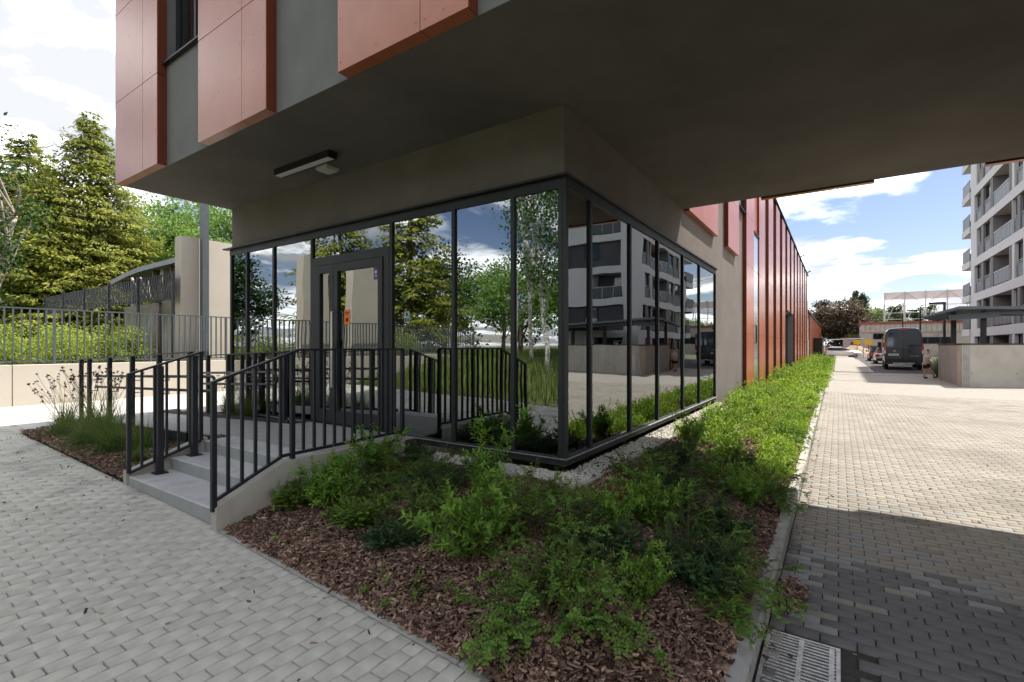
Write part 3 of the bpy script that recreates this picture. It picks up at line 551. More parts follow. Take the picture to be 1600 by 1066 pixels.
# laminate facade panels: each box has a front sheet in pieces, returns and a bottom sheet
screw = M('screw_head', (0.10, 0.05, 0.045), rough=0.4, metal=0.5)
def fbox(a, b, z0, z1, face, p=0.12, zj=(5.62, 7.05), split=0.68, base=-1.65):
    """panel box on a wall; face 'front' (faces -y at y=base), 'right' (faces +x at x=0) or 'back' (faces +y at y=4.9)"""
    def T(u, d, z):
        return (u, base-d, z) if face == 'front' else ((d, u, z) if face == 'right' else (u, 4.90+d, z))
    def bx(mbx, u0, u1, d0, d1, za, zb):
        pa = T(u0, d0, za); pb = T(u1, d1, zb); mbx.box(*pa, *pb); return mbx
    core = bx(MB(), a+.012, b-.012, 0.001, p-.012, z0+.012, z1).build('panel_frame', m_seam, B)
    us = [a, a+(b-a)*split, b] if split else [a, b]
    zs = [z0] + [z for z in zj if z0+.3 < z < z1-.2] + [z1]
    for i in range(len(us)-1):
        for j in range(len(zs)-1):
            u0, u1, za, zb = us[i]+(.004 if i else 0), us[i+1]-(.004 if i+2 < len(us) else 0), zs[j]+(.005 if j else 0), zs[j+1]-.005
            pn = bx(MB(), u0, u1, p-.010, p, za, zb).build('facade_panel', m_panel, B)
            if face == 'front':
                sc = MB()
                for uu in (u0+.045, (u0+u1)/2, u1-.045):
                    k = 0
                    for zz in np.arange(za+.08, zb, 0.42): sc.box(uu-.006, base-p-.0016, zz-.006, uu+.006, base-p+.001, zz+.006)
                sc.build('screw', screw, pn)
    for u0, u1 in ((a, a+.010), (b-.010, b)):
        for j in range(len(zs)-1): bx(MB(), u0, u1, 0.0, p-.0105, zs[j]+(.005 if j else 0), zs[j+1]-.005).build('panel_return', m_panel_shade, B)
    for i in range(len(us)-1): bx(MB(), us[i]+(.004 if i else .0105), us[i+1]-(.004 if i+2 < len(us) else .0105), 0.0, p-.0105, z0, z0+.010).build('panel_soffit', m_panel, B)
for k in range(6):
    a = -7.33+2.9*k
    if a < 8.5: fbox(a, a+1.62, ZS+.002, ZR-.01, 'front', p=0.125)
MB().box(-7.345, -1.76, ZS+.003, -7.302, -0.55, ZR).build('panel_return', m_panel_shade, B)
for a in (1.35, 4.25, 7.15): fbox(a, a+1.62, ZS-.03, ZR-.01, 'back', p=0.11)
fbox(4.96, 7.66, 4.28, ZR-.01, 'right', p=0.11, split=0.4)
fbox(8.96, 10.60, 4.27, ZR-.01, 'right', p=0.11, split=None)
MB().box(0.001, 10.601, 5.80, 0.10, 11.969, 5.83).build('sill', m_metal, B)
MB().box(0.001, 10.62, 5.83, 0.03, 11.95, 7.9).build('pane', m_glass_dim, B)
fbox(11.97, 13.60, -0.2, ZR-.01, 'right', p=0.115, zj=(2.05, 4.25, 5.85), split=None)
fbox(14.92, 16.62, -0.2, ZR-.01, 'right', p=0.115, zj=(2.05, 4.25, 5.85), split=None)
fbox(13.605, 14.915, 5.60, ZR-.01, 'right', p=0.05, zj=(), split=None)
dr = MB().box(0.0, 13.61, -0.1, 0.085, 14.91, 5.55).build('steel_door', M('steel_door_panel', (0.60, 0.62, 0.63), (0.66, 0.68, 0.69), 1, 4, 0.18, 0.0, metal=0.75), B)
MB().tube([(0.085, 13.72, 1.75), (0.17, 13.72, 1.75), (0.17, 13.72, 2.35), (0.085, 13.72, 2.35)], 0.025, 6).build('handle', m_black, dr)
for z in (2.05, 4.25): MB().box(0.0855, 13.61, z-.006, 0.088, 14.91, z+.006).build('seam', m_seam, dr)
MB().box(0.0, 13.605, 5.55, 0.13, 14.915, 5.60).build('door_hood', m_metal, B)
for k in range(13):
    a = 17.83+2.96*k; zb = 3.70 if 25.9 < a < 32.4 else -0.2
    if a+1.65 < 50.2: fbox(a, a+1.65, zb, ZR-.01-(0.10 if k else 0), 'right', p=0.115, zj=(2.05, 4.25, 5.85), split=None)
# ---- glazed corner
ZB, ZT = 0.36, 3.50
fm = MB()
XS = [-7.17, -6.60, -5.70, -4.58, -2.72, -1.57, -0.66, -0.03]; YS = [0.62, 1.96, 3.24, 4.80, 6.12, 7.74]
fw = 0.052
fm.box(-7.22, -0.035, ZT-0.115, 0.035, 0.10, ZT-0.005).box(-7.22, -0.035, ZB-.02, -4.58, 0.10, ZB+0.075).box(-2.72, -0.035, ZB-.02, 0.035, 0.10, ZB+0.075)
fm.box(-0.10, 0.10, ZT-0.115, 0.035, 7.78, ZT-0.005).box(-0.10, 0.10, ZB-.02, 0.035, 7.78, ZB+0.075)
fm.build('glazing_frame', m_metal, B)
for x in XS: MB().box(x-fw/2, -0.04, ZB+0.075, x+fw/2, 0.06, ZT-0.115).build('mullion', m_metal, B)
for y in YS: MB().box(-0.06, y-fw/2, ZB+0.075, 0.04, y+fw/2, ZT-0.115).build('mullion', m_metal, B)
MB().box(-0.03, -0.035, ZB+.075, 0.035, 0.03, ZT-.115).build('corner_post', m_metal, B)
MB().box(-7.36, -0.10, ZT-0.002, 0.075, -0.001, ZT+0.022).box(0.001, 0.0, ZT-0.002, 0.075, 7.80, ZT+0.022).build('flashing', m_metal, B)
MB().box(-7.20, -0.075, ZB+0.055, -4.62, -0.0355, ZB+0.062).build('sill_strip', m_steel, B)
MB().box(-2.68, -0.065, ZB+0.055, 0.06, -0.0355, ZB+0.062).build('sill_strip', m_steel, B); MB().box(0.0355, -0.035, ZB+0.055, 0.065, 7.76, ZB+0.0625).build('sill_strip', m_steel, B)
def pane(x0, y0, z0, x1, y1, z1): return MB().box(x0, y0, z0, x1, y1, z1).build('pane', m_glass, B)
for a, b in zip(XS[:-1], XS[1:]):
    if a == -4.58: pane(a+.026, -0.012, 3.06, b-.026, 0.002, ZT-.115)
    else: pane(a+.026, -0.012, ZB+.075, b-.026, 0.002, ZT-.115)
for a, b in zip([0.03]+YS[:-1], YS): pane(-0.002, a+.026, ZB+.075, 0.012, b-.026, ZT-.115)
# ---- entrance door
door = MB().box(-4.55, -0.045, 2.93, -2.75, 0.09, 3.06).box(-4.55, -0.045, 0.43, -4.44, 0.09, 2.93).box(-2.86, -0.045, 0.43, -2.75, 0.09, 2.93).box(-2.86, -0.03, 0.43, -4.44, 0.06, 0.455).build('entrance_door', m_metal, B)
for a, b in ((-4.43, -3.99), (-3.98, -2.87)):
    lf = MB()
    for q in ((a, .46, a+.095, 2.92), (b-.095, .46, b, 2.92), (a+.095, .46, b-.095, .66), (a+.095, 2.80, b-.095, 2.92)): lf.box(q[0], -0.06, q[1], q[2], 0.02, q[3])
    lf.build('door_leaf', m_metal, door)
    MB().box(a+.09, -0.025, .65, b-.09, -0.010, 2.81).build('pane', m_glass, door)
MB().tube([(-3.945, -.065, 1.02), (-3.945, -.12, 1.02), (-3.945, -.12, 2.18), (-3.945, -.065, 2.18)], 0.017, 8).build('pull_handle', M('brushed_steel', (0.62, 0.62, 0.60), rough=0.3, metal=0.9), door)
MB().box(-3.90, -.075, 1.62, -3.87, -.06, 1.75).build('lock', m_black, door)
# ---- room behind the glass
MB().box(-7.0, 0.12, 0.30, -0.12, 7.75, 0.425).build('room_floor', m_floor_in, B)
MB().box(-7.0, 7.75, 0.30, -0.12, 7.9, 3.6).box(-7.15, 0.12, 0.30, -7.0, 7.9, 3.6).build('room_wall', m_interior, B)
MB().box(-7.0, 0.31, 3.52, -0.31, 7.75, 3.6).build('room_ceiling', M('ceiling_tile', (0.30, 0.30, 0.28), rough=0.8), B)
for x, y in ((-3.6, 3.6), (-5.4, 3.2)): MB().box(x-.15, y-.15, .425, x+.15, y+.15, 3.52).build('room_column', m_interior, B)
MB().box(-5.6, 5.2, .425, -3.0, 5.8, 1.5).build('reception_counter', m_interior, B)
# ---- fittings on soffit and door (things of their own)
cl = thing('ceiling_light', 'long dark linear lamp with unlit white lens under the soffit', 'lamp', (-3.86, -0.63, ZS))
MB().box(-4.52, -0.70, ZS-0.095, -3.20, -0.56, ZS).build('housing', m_black, cl)
MB().box(-4.50, -0.695, ZS-0.100, -3.22, -0.60, ZS-0.0951).build('lens', M('lamp_lens', (0.75, 0.75, 0.72), rough=0.4), cl)
el = thing('emergency_light', 'small square white emergency lamp beside the linear soffit lamp', 'lamp', (-3.80, -0.30, ZS))
MB().box(-3.93, -0.40, ZS-.035, -3.67, -0.18, ZS).build('base', M('cream_plastic', (0.70, 0.68, 0.60), rough=0.5), el)
MB().box(-3.91, -0.385, ZS-.055, -3.69, -0.195, ZS-.0352).build('cover', M('opal_cover', (0.62, 0.60, 0.52), rough=0.3), el)
def sticker(name, label, x0, z0, x1, z1, col, y=-0.0265):
    s = thing(name, label, 'sticker', ((x0+x1)/2, y, z0)); MB().box(x0, y-.0015, z0, x1, y, z1).build('sheet', M(name+'_sheet', col, rough=0.5), s); return s
s1 = sticker('alarm_sticker', 'purple security sticker with pale border at door top right', -3.095, 2.60, -2.985, 2.80, (0.62, 0.58, 0.42))
MB().box(-3.087, -.0295, 2.61, -2.993, -.0282, 2.79).build('field', M('purple_print', (0.07, 0.03, 0.16), rough=0.5), s1)
mb = MB().tube([(-3.04, -.0297, 2.72), (-3.04, -.0303, 2.72)], .026, 14).box(-3.07, -.0303, 2.665, -3.01, -.0296, 2.675).box(-3.06, -.0303, 2.645, -3.02, -.0296, 2.652); mb.build('print', m_white, s1)
s2 = sticker('warning_sticker', 'orange notice sticker beside the long steel door handle', -3.76, 1.98, -3.62, 2.20, (0.80, 0.17, 0.02))
mb = MB().tube([(-3.69, -.0285, 2.05), (-3.69, -.0292, 2.05)], .032, 12).box(-3.74, -.0292, 2.155, -3.64, -.0285, 2.17).box(-3.735, -.0292, 2.13, -3.645, -.0285, 2.142); mb.build('print', m_black, s2)
s3 = sticker('access_sticker', 'small pale blue pictogram sticker low on the pane right of the door', -2.47, 1.97, -2.375, 2.125, (0.30, 0.40, 0.47), y=-0.0125)
mb = MB().box(-2.46, -.0150, 1.985, -2.43, -.0142, 2.035).box(-2.415, -.0150, 1.985, -2.385, -.0142, 2.035).box(-2.44, -.0150, 2.06, -2.405, -.0142, 2.11); mb.build('print', m_dark, s3)
sp = thing('steel_column', 'tall slim grey steel column standing behind the picket fence', 'post', (-13.55, 2.30, 1.15))
MB().box(-13.66, 2.20, 1.1, -13.48, 2.38, 6.5).build('shaft', m_fence, sp)
MB().box(-13.72, 2.14, 1.1, -13.42, 2.44, 1.2).build('base_plate', m_fence, sp)
# annex behind, same red panels, lower
A = thing('annex_building', 'lower red panelled annex continuing the facade far behind', 'building', (0, 75, 0.2))
MB().box(-8, 50.35, -0.4, -0.02, 98, 5.0).build('wall', m_concrete_light, A)
MB().box(-8.05, 50.32, 5.0, 0.16, 98.1, 5.12).build('coping', m_metal, A)
for k in range(15):
    a = 53.5+3.0*k; MB().box(0.0, a, -0.2, 0.06, a+2.94, 4.98).build('facade_panel', m_panel, A)
    MB().box(0.0, a-.05, -0.2, 0.11, a-.005, 4.98).build('panel_return', m_panel_shade, A)
MB().box(0.0, 51.6, 0.0, 0.03, 52.7, 2.3).build('door', m_white, A)
bc = thing('refuse_box', 'tall black box standing against the far red facade', 'cabinet', (0.5, 64, 0.1))
MB().box(0.15, 62.5, 0.1, 1.0, 68, 2.55).build('body', m_black, bc); MB().box(0.1, 62.4, 2.55, 1.05, 68.1, 2.62).build('lid', m_dark, bc)

# ================================================================== left side: retaining wall, fence, pillars
rw = thing('retaining_wall', 'long low pale concrete retaining wall under the picket fence', 'wall', (-13.2, 0, 0.1))
for k in range(9):
    y0 = -15.96+k*2.8+ (1.2 if k > 4 else 0)*0; MB().cbox(-13.30, y0+.01, -0.3, -13.0, y0+2.79, 1.222, 0.012).build('wall_panel', m_concrete_light, rw)
MB().box(-13.29, -15.9, -0.3, -13.03, 9.2, 1.19).build('joint_filler', m_kerb, rw)
pf = thing('picket_fence', 'grey metal picket fence on top of the pale retaining wall', 'fence', (-13.1, 0, 1.2))
MB().bar((-13.1, -15, 2.53), (-13.1, 9, 2.53), 0.05, 0.03).build('top_rail', m_fence, pf)
MB().bar((-13.1, -15, 1.30), (-13.1, 9, 1.30), 0.04, 0.03).build('bottom_rail', m_fence, pf)
pk = MB().box(-0.02, -0.0125, 0, 0.02, 0.0125, 1.225).mesh('picket'); po = MB().box(-0.03, -0.025, -0.12, 0.03, 0.025, 1.225).mesh('post')
k = 0; y = -14.95
while y < 9:
    obj('post' if k % 14 == 0 else 'picket', po if k % 14 == 0 else pk, m_fence, pf, (-13.1, y, 1.295)); y += 0.14; k += 1
def pillar(label, y0, y1, zt=4.87, x0=-13.85, x1=-13.4):
    t = thing('concrete_pillar', label, 'pillar', ((x0+x1)/2, (y0+y1)/2, 0), 'concrete pillars behind the fence')
    MB().prism([(y0, 0.3), (y1, 0.3), (y1, zt), (y0, zt)], 'x', x0, x1).build('slab', m_concrete_light, t)
    return t
pillar('tall pale concrete pillar behind the fence beside the steel column', 1.72, 4.1, 4.95, -14.15, -13.75)
pillar('nearer of two tall concrete pillars mirrored in the entrance door', -6.6, -5.5, 4.9)
pillar('farther of two tall concrete pillars mirrored in the entrance door', -9.0, -7.6, 4.9)
grid('garden', np.linspace(-70, -13.25, 30), np.linspace(-45, 60, 40), lambda x, y: 1.15+0.0*x+0.012*np.clip(-13-x, 0, 40), M('garden_soil', (0.07, 0.075, 0.03), (0.10, 0.12, 0.045), 0.7, 7, 0.95, 0.6, 14))
# panel fence with woven dark slats
sf = thing('slat_fence', 'dark grey woven slat screen fence behind the bright shrubs', 'fence', (-20, 1.5, 1.3))
slat = MB().box(-0.036, -0.006, 0, 0.036, 0.006, 0.245).mesh('slat')
px = [-13.75, -17.1, -19.2, -20.8, -24.7, -27.2]
px = [-13.72, -16.3, -18.9, -21.5, -24.1, -26.7]
for i, x in enumerate(px):
    MB().box(x-.035, 1.47, 1.2, x+.035, 1.545, 3.86+.014*i).build('post', m_rail, sf)
for i in range(5):
    a, b = px[i+1]+.04, px[i]-.04
    for z in (3.05, 3.30, 3.55, 3.80): MB().box(a, 1.49, z-.006, b, 1.525, z+.006).build('wire', m_rail, sf)
    for z in (1.6, 2.1, 2.6): MB().box(a, 1.50, z-.003, b, 1.512, z+.003).build('wire', m_rail, sf)
    n = int((b-a)/0.085)
    if i < 3:
        for r_ in range(3):
            for q in range(n):
                obj('slat', slat, m_rail, sf, (a+.04+q*(b-a-.08)/(n-1), 1.505+(0.008 if (q+r_) % 2 else -0.008), 3.058+.25*r_))
    else:
        mb = MB()
        for r_ in range(3):
            for q in range(n):
                x = a+.04+q*(b-a-.08)/(n-1); yy = 1.505+(0.008 if (q+r_) % 2 else -0.008); z = 3.058+.25*r_; mb.box(x-.036, yy-.006, z, x+.036, yy+.006, z+.245)
        mb.build('slat_run', m_rail, sf, kind='stuff')
# shelter with a curved roof behind the screen
sh = thing('garden_shelter', 'low grey shelter with curved roof behind the slat fence', 'shelter', (-23, 7, 1.3))
rf = []
for t in np.linspace(0, 1, 9):
    px_ = -26.2+4.0*t+0.2; zz = 4.72+0.36*math.sin(t*1.45); rf.append((px_, zz))
rf += [(-14.5, rf[-1][1]+.1)]
poly = rf+[(p[0], p[1]-0.20) for p in rf[::-1]]
MB().prism(poly, 'y', 3.6, 9.5).build('roof', M('bitumen_edge', (0.30, 0.31, 0.32), (0.38, 0.39, 0.40), 4, 6, 0.7), sh)
for k in range(7): x = -25+1.7*k; MB().box(x, 3.75, 4.35, x+.12, 9.4, 4.66 if k < 2 else 5.2).build('rafter', m_wood, sh)
MB().box(-25.5, 9.0, 1.1, -14.6, 9.3, 5.4).build('back_wall', m_concrete, sh)
for k in range(4): MB().box(-24.4+3.2*k, 3.9, 1.1, -24.1+3.2*k, 4.2, 4.9).build('post', m_concrete, sh)
MB().box(-21.0, 2.6, 1.1, -14.4, 2.75, 3.2).build('low_wall', m_concrete, sh)

# ================================================================== right side, middle distance
def zr_(y): return float(zroad(y))
cw = thing('ramp_wall', 'grey concrete garage ramp wall with dark capping on the right', 'wall', (6.65, 21.8, 0))
def wall_seg(p, q, n, name='wall_panel', t=0.25, zt=1.70):
    p = np.array(p); q = np.array(q); d = (q-p)/np.linalg.norm(q-p); nn = np.array([d[1], -d[0]])
    for i in range(n):
        a = p+(q-p)*i/n + d*.006; b = p+(q-p)*(i+1)/n - d*.006
        pr = [a, b, b-nn*t, a-nn*t]; mb = MB().prism([(v[0], v[1]) for v in pr], 'z', -0.4, zt); pn = mb.build('wall_panel', m_concrete_grey if n == 2 else m_concrete, cw)  # side run greyer than the front: its shade is put into the colour
        for u in (0.15, 0.85):
            c = a+(b-a)*u; MB().tube([(*(c+nn*.001), 0.55), (*(c-nn*.02), 0.55)], 0.022, 8).build('tie_hole', m_black, pn)
    c0 = p-d*.02+nn*.02; c1 = q+d*.02+nn*.02
    MB().prism([tuple(c0), tuple(c1), tuple(c1-nn*(t+.06)), tuple(c0-nn*(t+.06))], 'z', zt+.004, zt+.06).build('capping', m_black, cw)
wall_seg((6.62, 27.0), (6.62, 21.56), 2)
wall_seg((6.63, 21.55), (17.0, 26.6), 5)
cn = thing('canopy', 'flat grey steel canopy on square posts over the garage ramp', 'canopy', (9, 27, 1.7))
MB().add([(5.9,26.2,3.02),(7.3,26.4,3.42),(20,33,3.30),(20,39,3.3),(8.6,33.5,3.42),(7.2,32.0,3.05),(5.9,26.2,3.10),(7.3,26.4,3.56),(20,33,3.44),(20,39,3.44),(8.6,33.5,3.56),(7.2,32.0,3.15)],
   [(0,5,4,1),(1,4,3,2),(6,7,10,11),(7,8,9,10),(0,1,7,6),(1,2,8,7),(2,3,9,8),(3,4,10,9),(4,5,11,10),(5,0,6,11)]).build('roof', m_fence, cn)
MB().bar((7.0,27.2,3.05),(9.0,27.9,3.2),0.12,0.28).bar((9.0,27.9,3.25),(20,34,3.22),0.12,0.12).build('beam', m_fence, cn)
for x, y in ((7.45, 28.8), (8.45, 28.1), (12.6, 30.6), (16.5, 33.0)): MB().box(x-.1, y-.1, -.3, x+.1, y+.1, 3.36).build('post', m_metal, cn)
for k in range(3): MB().bar((9.6+3*k,28.9+1.7*k,3.27),(11.2+3*k,29.8+1.7*k,3.27),0.12,0.05).build('strip_light', m_white, cn)
mb = MB()
for k in range(4): mb.bar((9.2+2.8*k, 28.2+1.55*k, 3.58), (9.2+2.8*k-1.2, 28.2+1.55*k+2.2, 3.58), 0.5, 0.02)
mb.build('glass_strip', m_glass_dim, cn)
def lamp(label, x, y, h, arm):
    t = thing('street_lamp', label, 'street lamp', (x, y, zr_(y)), 'street lamps by the parking lane')
    MB().box(x-.06, y-.06, 0, x+.06, y+.06, h).build('post', m_black, t); MB().box(x+arm, y-.10, h-.02, x+.06, y+.10, h+.09).build('lamp_head', m_black, t)
lamp('black street lamp nearest the canopy, the tallest looking of three', 7.98, 35.2, 4.30, -.75)
lamp('black street lamp rising just right of the parked van roof', 9.0, 55.2, 5.05, -1.0)
lamp('black street lamp half hidden behind the parked van roof', 9.0, 70.2, 5.4, -1.0)

# ---- apartment block: white bands and piers in front of a dark core
AP = thing('apartment_block', 'tall white and grey apartment block with balconies on the right', 'apartment building', (20, 46, 0))
Z0, HS, NF = 0.05, 2.95, 8
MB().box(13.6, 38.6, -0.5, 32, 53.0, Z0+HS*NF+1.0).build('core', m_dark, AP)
def opening(bands, u0, u1, zb, zt, kind, face):
    """face 'side': plane x=12 with u along y; 'end': plane y=37 with u along x"""
    def T(u, d, z): return (12.0+d, u, z) if face == 'side' else (u, 37.0+d, z)
    def bx(m_, ua, ub, da, db, za, zc): m_.box(*T(ua, da, za), *T(ub, db, zc)); return m_
    if kind == 'loggia':
        back = bx(MB(), u0, u1, 1.50, 1.58, zb, zt).build('loggia_wall', m_dark, AP)
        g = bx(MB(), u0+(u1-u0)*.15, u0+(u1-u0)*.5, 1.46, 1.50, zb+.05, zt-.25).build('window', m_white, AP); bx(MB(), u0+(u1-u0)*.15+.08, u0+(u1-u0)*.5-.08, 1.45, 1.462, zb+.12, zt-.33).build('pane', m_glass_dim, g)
        r_ = bx(MB(), u0, u1, .08, .11, zb+.10, zb+1.0).build('balustrade', m_balc, AP); bx(MB(), u0, u1, .06, .13, zb+1.02, zb+1.07).build('handrail', m_steel, r_)
        n = max(2, int((u1-u0)/.9)); mbb = MB()
        for i in range(n+1): u = u0+(u1-u0)*i/n; bx(mbb, u-.02 if i else u, u+.02 if i < n else u, .07, .079, zb+.05, zb+1.0)
        mbb.build('baluster', m_steel, r_)
    else:
        g = MB()
        for q in ((u0, u0+.07, zb, zt), (u1-.07, u1, zb, zt), (u0+.07, u1-.07, zb, zb+.07), (u0+.07, u1-.07, zt-.07, zt)): bx(g, q[0], q[1], .20, .28, q[2], q[3])
        g = g.build('window', m_metal, AP); bx(MB(), u0+.06, u1-.06, .23, .245, zb+.06, zt-.06).build('pane', m_glass_dim, g)
        bx(MB(), u0+.12, u0+(u1-u0)*.55, .30, .33, zb+.5, zt-.06).build('blind', m_white, g)
        if kind == 'french':
            mbb = MB()
            for z in (.85, .97, 1.09): bx(mbb, u0, u1, .10, .13, zb+z, zb+z+.03)
            mbb.build('guard_rail', m_steel, g); bx(MB(), u0, u1, .11, .125, zb+.05, zb+.82).build('guard_panel', m_balc, g)
def facade(face, ulen0, ulen1, rows):
    def T(u, d, z): return (12.0+d, u, z) if face == 'side' else (u, 37.0+d, z)
    for f in range(NF):
        zb = Z0+HS*f+.10; zt = Z0+HS*(f+1)-.55; row = rows[f % len(rows)]
        MB().box(*T(ulen0, 0, zt), *T(ulen1, 1.6, Z0+HS*(f+1)+.10)).build('floor_band', m_white, AP)
        us = [ulen0]+[v for o in row for v in (o[0], o[1])]+[ulen1]
        for a, b in zip(us[0::2], us[1::2]):
            if b-a > .02: MB().box(*T(a, .004, zb), *T(b, 1.6, zt)).build('pier', m_white if (b-a) < 3 or face == 'side' else m_white, AP)
        for o in row:
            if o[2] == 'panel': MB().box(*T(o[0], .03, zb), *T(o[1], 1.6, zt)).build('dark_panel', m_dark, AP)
            elif o[2] == 'pier2': MB().box(*T(o[0], .05, zb), *T(o[1], 1.6, zt)).build('grey_pier', m_stucco_grey, AP)
            elif o[2].startswith('pw'):
                MB().box(*T(o[0], .30, zb), *T(o[1], 1.6, zt)).build('dark_panel', m_dark, AP); c = o[0]+(o[1]-o[0])*float(o[2][2:]); opening(None, c-.65, c+.65, zb+.75, zt-.1, 'win', face)
            else: opening(None, o[0], o[1], zb, zt, o[2], face)
MB().box(12.0, 37.0, -0.4, 13.6, 53.2, Z0+.10).box(13.6, 37.0, -0.4, 32, 38.6, Z0+.10).build('plinth', m_stucco_grey, AP)
rA = [(37.8, 39.6, 'french'), (40.1, 41.0, 'pier2'), (41.0, 45.05, 'loggia'), (45.05, 45.9, 'pier2'), (45.9, 47.9, 'french'), (47.9, 48.75, 'pier2'), (48.75, 50.7, 'french')]
rB = [(37.4, 38.6, 'french'), (38.6, 39.2, 'pier2'), (39.2, 40.1, 'french'), (40.15, 45.05, 'loggia'), (45.05, 45.9, 'pier2'), (45.9, 47.9, 'french'), (47.9, 48.75, 'pier2'), (48.75, 49.9, 'french')]
facade('side', 37.0, 52.0, [rA, rB])
eA = [(13.65, 16.6, 'loggia'), (20.5, 21.4, 'french'), (21.6, 25.2, 'pw0.3'), (26.5, 31, 'loggia')]
eB = [(13.65, 19.4, 'pw0.55'), (19.6, 23.8, 'pw0.25'), (25.5, 27.4, 'french'), (28, 31, 'loggia')]
facade('end', 13.61, 32.0, [eA, eB])
for f in range(1, NF):                                              # balconies wrapping the far corner
    zb = Z0+HS*f; bl = MB().box(11.9, 52.0, zb-.45, 15, 55.0, zb+.12).build('balcony', m_white, AP)
    MB().box(11.95, 52.1, zb+.2, 11.98, 54.9, zb+1.15).box(11.98, 54.87, zb+.2, 15, 54.9, zb+1.15).build('balustrade', m_balc, bl)
    MB().box(11.93, 52.1, zb+1.17, 12.0, 54.92, zb+1.22).build('handrail', m_steel, bl)
MB().box(12, 37, Z0+HS*NF+.1, 32, 53, Z0+HS*NF+1.2).build('parapet', m_white, AP)

# ---- old low building, billboard scaffold, heap, barrier, signs
OB = thing('old_depot', 'low weathered concrete depot with red roof edge far behind the van', 'building', (12, 92, 0))
m_old = M('old_concrete', (0.36, 0.32, 0.275), (0.47, 0.43, 0.38), 0.5, 9, 0.9, 0.2, 20, c3=(0.27, 0.24, 0.20), s3=0.5)
MB().box(5.5, 88, -0.2, 40, 100, 3.75).build('wall', m_old, OB)
MB().box(5.3, 87.7, 5.02, 40.2, 100.2, 5.35).build('roof_edge', M('red_fascia', (0.22, 0.045, 0.035), (0.28, 0.07, 0.05), 3, 5, 0.6), OB)
for k in range(58): x = 5.45+k*0.6; MB().box(x, 87.85, 3.75, x+.56, 87.99, 5.02).build('cladding_board', m_old, OB)
MB().box(5.5, 88, 3.75, 40, 100, 5.02).build('upper_wall', m_concrete_grey, OB)
for a, b, z0, z1 in ((7.0, 11, 2.7, 3.6), (12.0, 16.2, 2.0, 3.0), (18.6, 22, 2.0, 3.3), (22.6, 26, 2.0, 3.0), (16.3, 17.2, 0, 2.0), (24.0, 25.2, .2, 1.6), (6.6, 8.0, .6, 1.7)):
    wn = MB().box(a, 87.93, z0, b, 88.0, z1).build('window', m_dark, OB); n = max(1, int((b-a)/1.2))
    for i in range(n): MB().box(a+(b-a)*i/n+.08, 87.90, z0+.08, a+(b-a)*(i+1)/n-.08, 87.928, z1-.08).build('pane', m_glass_dim, wn)
ht = thing('small_hut', 'small pale hut with flat roof left of the old depot', 'hut', (4, 92, 0)); MB().box(3.2, 91, -.1, 5.0, 95, 2.9).build('wall', m_white, ht); MB().box(2.9, 90.6, 2.9, 5.9, 95.4, 3.1).build('roof', m_wood, ht); MB().box(4.2, 90.95, .2, 5.0, 90.99, 2.3).build('door', m_wood, ht)
sc = thing('billboard_scaffold', 'tall steel scaffold frame with white banner strip on the depot roof', 'scaffold', (15, 102, 5.3))
m_sc = M('scaffold_steel', (0.50, 0.50, 0.49), rough=0.5, metal=0.4)
def scp(px): return 9.3+(px-1382)*(17.6/200)*1.0
for k in range(7):
    x = 9.3+k*2.75; MB().box(x-.09, 102, 3, x+.09, 102.2, 11.0+.03*k).box(x-.06, 104, 3, x+.06, 104.12, 9).build('standard', m_sc, sc)
    if k < 6:
        for z in (6.3, 7.4, 8.6): MB().bar((x, 102.1, z), (x+2.75, 102.1, z+.02), .1, .1).build('ledger', m_sc, sc)
        MB().bar((x, 102.1, 10.9), (x+2.75, 102.1, 10.93), .09, .09).build('ledger', m_sc, sc)
        if k % 2 == 0: MB().bar((x+.2, 102.0, 9.0), (x+2.6, 102.0, 10.8), .09, .09).build('brace', m_sc, sc)
        else: MB().bar((x+.2, 102.0, 10.8), (x+2.6, 102.0, 8.7), .09, .09).build('brace', m_sc, sc)
        MB().bar((x, 102.1, 5.2), (x+1.3, 104, 8.4), .07, .07).build('brace', m_sc, sc)
        MB().box(x+.1, 102.14, 9.7, x+2.65, 102.17, 10.85).build('banner', M('banner_cloth', (0.70, 0.69, 0.66), (0.76, 0.75, 0.72), 1, 4, 0.8, transl=0.3) if k == 0 else bpy.data.materials['banner_cloth'], sc)
def heapz(x, y):
    r = np.hypot((x-4.6)/3.6, (y-83)/3.0); return 0.1+np.clip(1-r, 0, 1)**.8*1.75+0.12*np.sin(5*x)*np.sin(4.1*y)*np.clip(1.2-r, 0, 1)
hp = grid('rubble_heap', np.linspace(1, 8.2, 50), np.linspace(80, 86, 30), heapz, M('rubble', (0.22, 0.13, 0.085), (0.38, 0.26, 0.18), 3, 9, 0.95, 0.9, 8, c3=(0.46, 0.40, 0.34), s3=5), kind=None)
hp.name = 'rubble_heap'; tag(hp, 'brown heap of rubble and earth at the end of the footway', 'rubble heap')
br_ = thing('pipe_barrier', 'thin horizontal pipe barrier in front of the rubble heap', 'barrier', (3, 68, 0))
MB().tube([(1.2, 66.8, 2.42), (5.2, 69.2, 2.6)], 0.07, 6).build('pipe', m_steel, br_)
for x, y in ((1.25, 66.8), (5.1, 69.1)): MB().box(x-.05, y-.05, 0, x+.05, y+.05, 2.4).build('post', m_steel, br_)
for x, y, lab in ((4.55, 71.4, 'left yellow square sign beside the rubble heap'), (5.75, 72.2, 'right yellow square sign beside the rubble heap')):
    s_ = thing('yellow_sign', lab, 'sign', (x, y, 0)); MB().box(x-.38, y-.02, 1.85, x+.38, y, 2.45).build('board', M('yellow_sheet', (0.80, 0.46, 0.01), rough=0.5), s_); MB().box(x-.03, y, .1, x+.03, y+.05, 1.9).build('post', m_black, s_)
